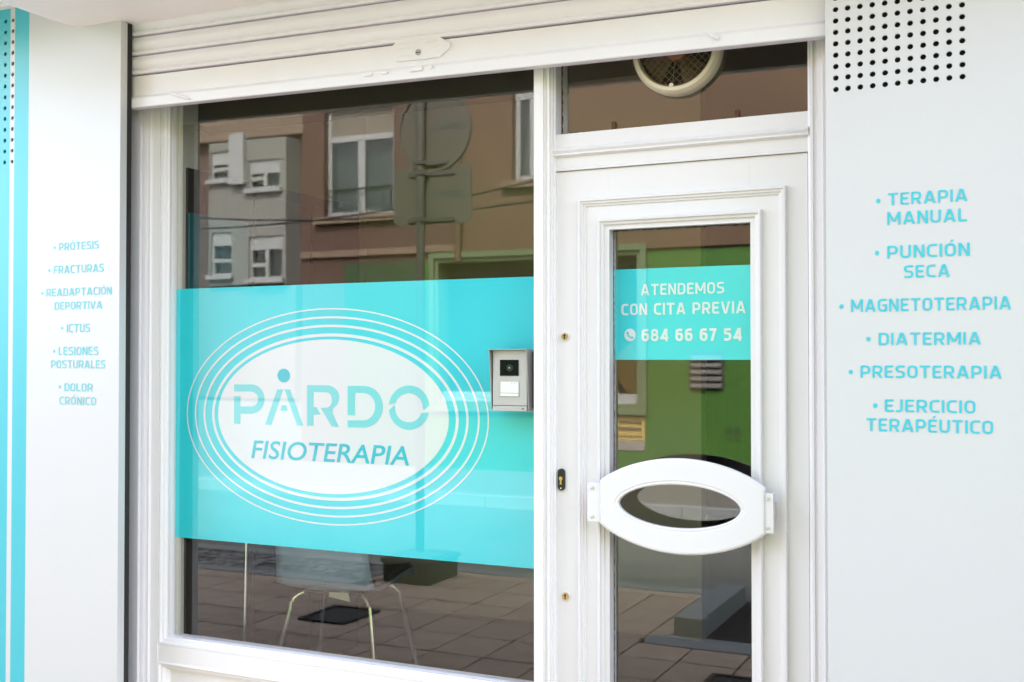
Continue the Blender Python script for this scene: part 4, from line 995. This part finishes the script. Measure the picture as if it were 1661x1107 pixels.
b = MB(); b.box(a.x + .002, c.x - .0015, fy - .0035, fy, c.z + .0012, zz_ - .0004); b.build('call_button', MATS['white_plastic'], ic, bevel=.0008)
b = MB()
for k in range(3): b.disc_y(c.x - .026 + .009 * k, fy - .0034, fy - .0029, a.z - .006, .0013, n=8)
b.build('indicator', M_BLACK, bt)
b = MB(); b.box(ix_r - .020, ix_r - .011, YI0 + .0112, YI0 + .0125, izb + .006, izb + .009); b.build('maker_mark', M_BLACK, ic)
b = MB(); b.box(ix_r + .004, ix_r + .012, -.045, -.018, izb + .01, izt - .01); b.build('wall_bracket', M_BLACK, ic)

# ---- extractor fan in the transom
fc = P(1099, 81, -.02); fr1 = (PX(1171.5, -.02) - PX(1026.5, -.02)) / 2
fan = empty('extractor_fan', (fc.x, -.02, fc.z), 'aged cream round extractor fan set in the glass above the door', 'fan')
b = MB(); n = 56
prof = [(1.0, -.001), (1.0, -.028), (.985, -.040), (.93, -.052), (.86, -.054), (.835, -.048), (.825, -.032), (.82, -.001), (1.0, -.001)]
b.loft([[(fc.x + fr1 * r_ * math.cos(2 * math.pi * k / n), y_, fc.z + fr1 * r_ * math.sin(2 * math.pi * k / n)) for k in range(n)] for r_, y_ in prof]); b.build('ring', M_CREAM, fan, smooth=True)
b = MB(); b.loft([[(fc.x + fr1 * r_ * math.cos(2 * math.pi * k / n), y_, fc.z + fr1 * r_ * math.sin(2 * math.pi * k / n)) for k in range(n)] for r_, y_ in ((.835, -.044), (.80, -.042), (.79, -.036), (.83, -.030))]); b.build('inner_rim', M_DUST, fan, smooth=True)
b = MB(); b.disc_y(fc.x, -.004, -.001, fc.z, fr1 * .82, n=40); b.build('back', M_DARK, fan)
b = MB(); b.disc_y(fc.x, -.040, -.0045, fc.z, fr1 * .26, n=28); b.build('hub', M_HUB, fan, bevel=.004)
for k in range(4):
    a0 = R(35 + 90 * k); q = MB(); lo = []
    for r_ in (.22, .45, .78):
        lo.append([(fc.x + fr1 * r_ * math.cos(a0 + s_ * .42), -.018 + .010 * s_, fc.z + fr1 * r_ * math.sin(a0 + s_ * .42)) for s_ in (-1, -.3, .3, 1)])
    q.loft(lo, closed=False); o = q.build('blade', M_DUST, fan); md = o.modifiers.new('t', 'SOLIDIFY'); md.thickness = .003
for s_ in (1, -1):
    q = MB()
    for k in range(-7, 8):
        d_ = k * fr1 * .115; hl = math.sqrt(max(0, (fr1 * .81) ** 2 - d_ ** 2))
        if hl < .01: continue
        ux, uz = math.cos(R(45)), s_ * math.sin(R(45)); nx_, nz_ = -uz, ux
        q.tube([(fc.x + nx_ * d_ - ux * hl, -.034 + .001 * s_, fc.z + nz_ * d_ - uz * hl), (fc.x + nx_ * d_ + ux * hl, -.034 + .001 * s_, fc.z + nz_ * d_ + uz * hl)], .0010, 5)
    q.build('guard_mesh', M_WIRE, fan)
for ang in (-95, -60, 200):
    q = MB(); q.tube([(fc.x + fr1 * .2 * math.cos(R(ang)), -.037, fc.z + fr1 * .2 * math.sin(R(ang))), (fc.x + fr1 * .82 * math.cos(R(ang)), -.038, fc.z + fr1 * .82 * math.sin(R(ang)))], .0022, 6); q.build('spoke', M_DUST, fan)
q = MB(); q.disc_y(fc.x - .012, -.052, -.040, fc.z - fr1 * .81, .007, n=14); q.build('catch', M_CREAM, fan, bevel=.001)

# threshold
b = MB(); b.box(XD0 - .02, XD1 + .02, -.12, .12, -.02, .035); b.build('threshold', M_GRAN, fr, bevel=.004)
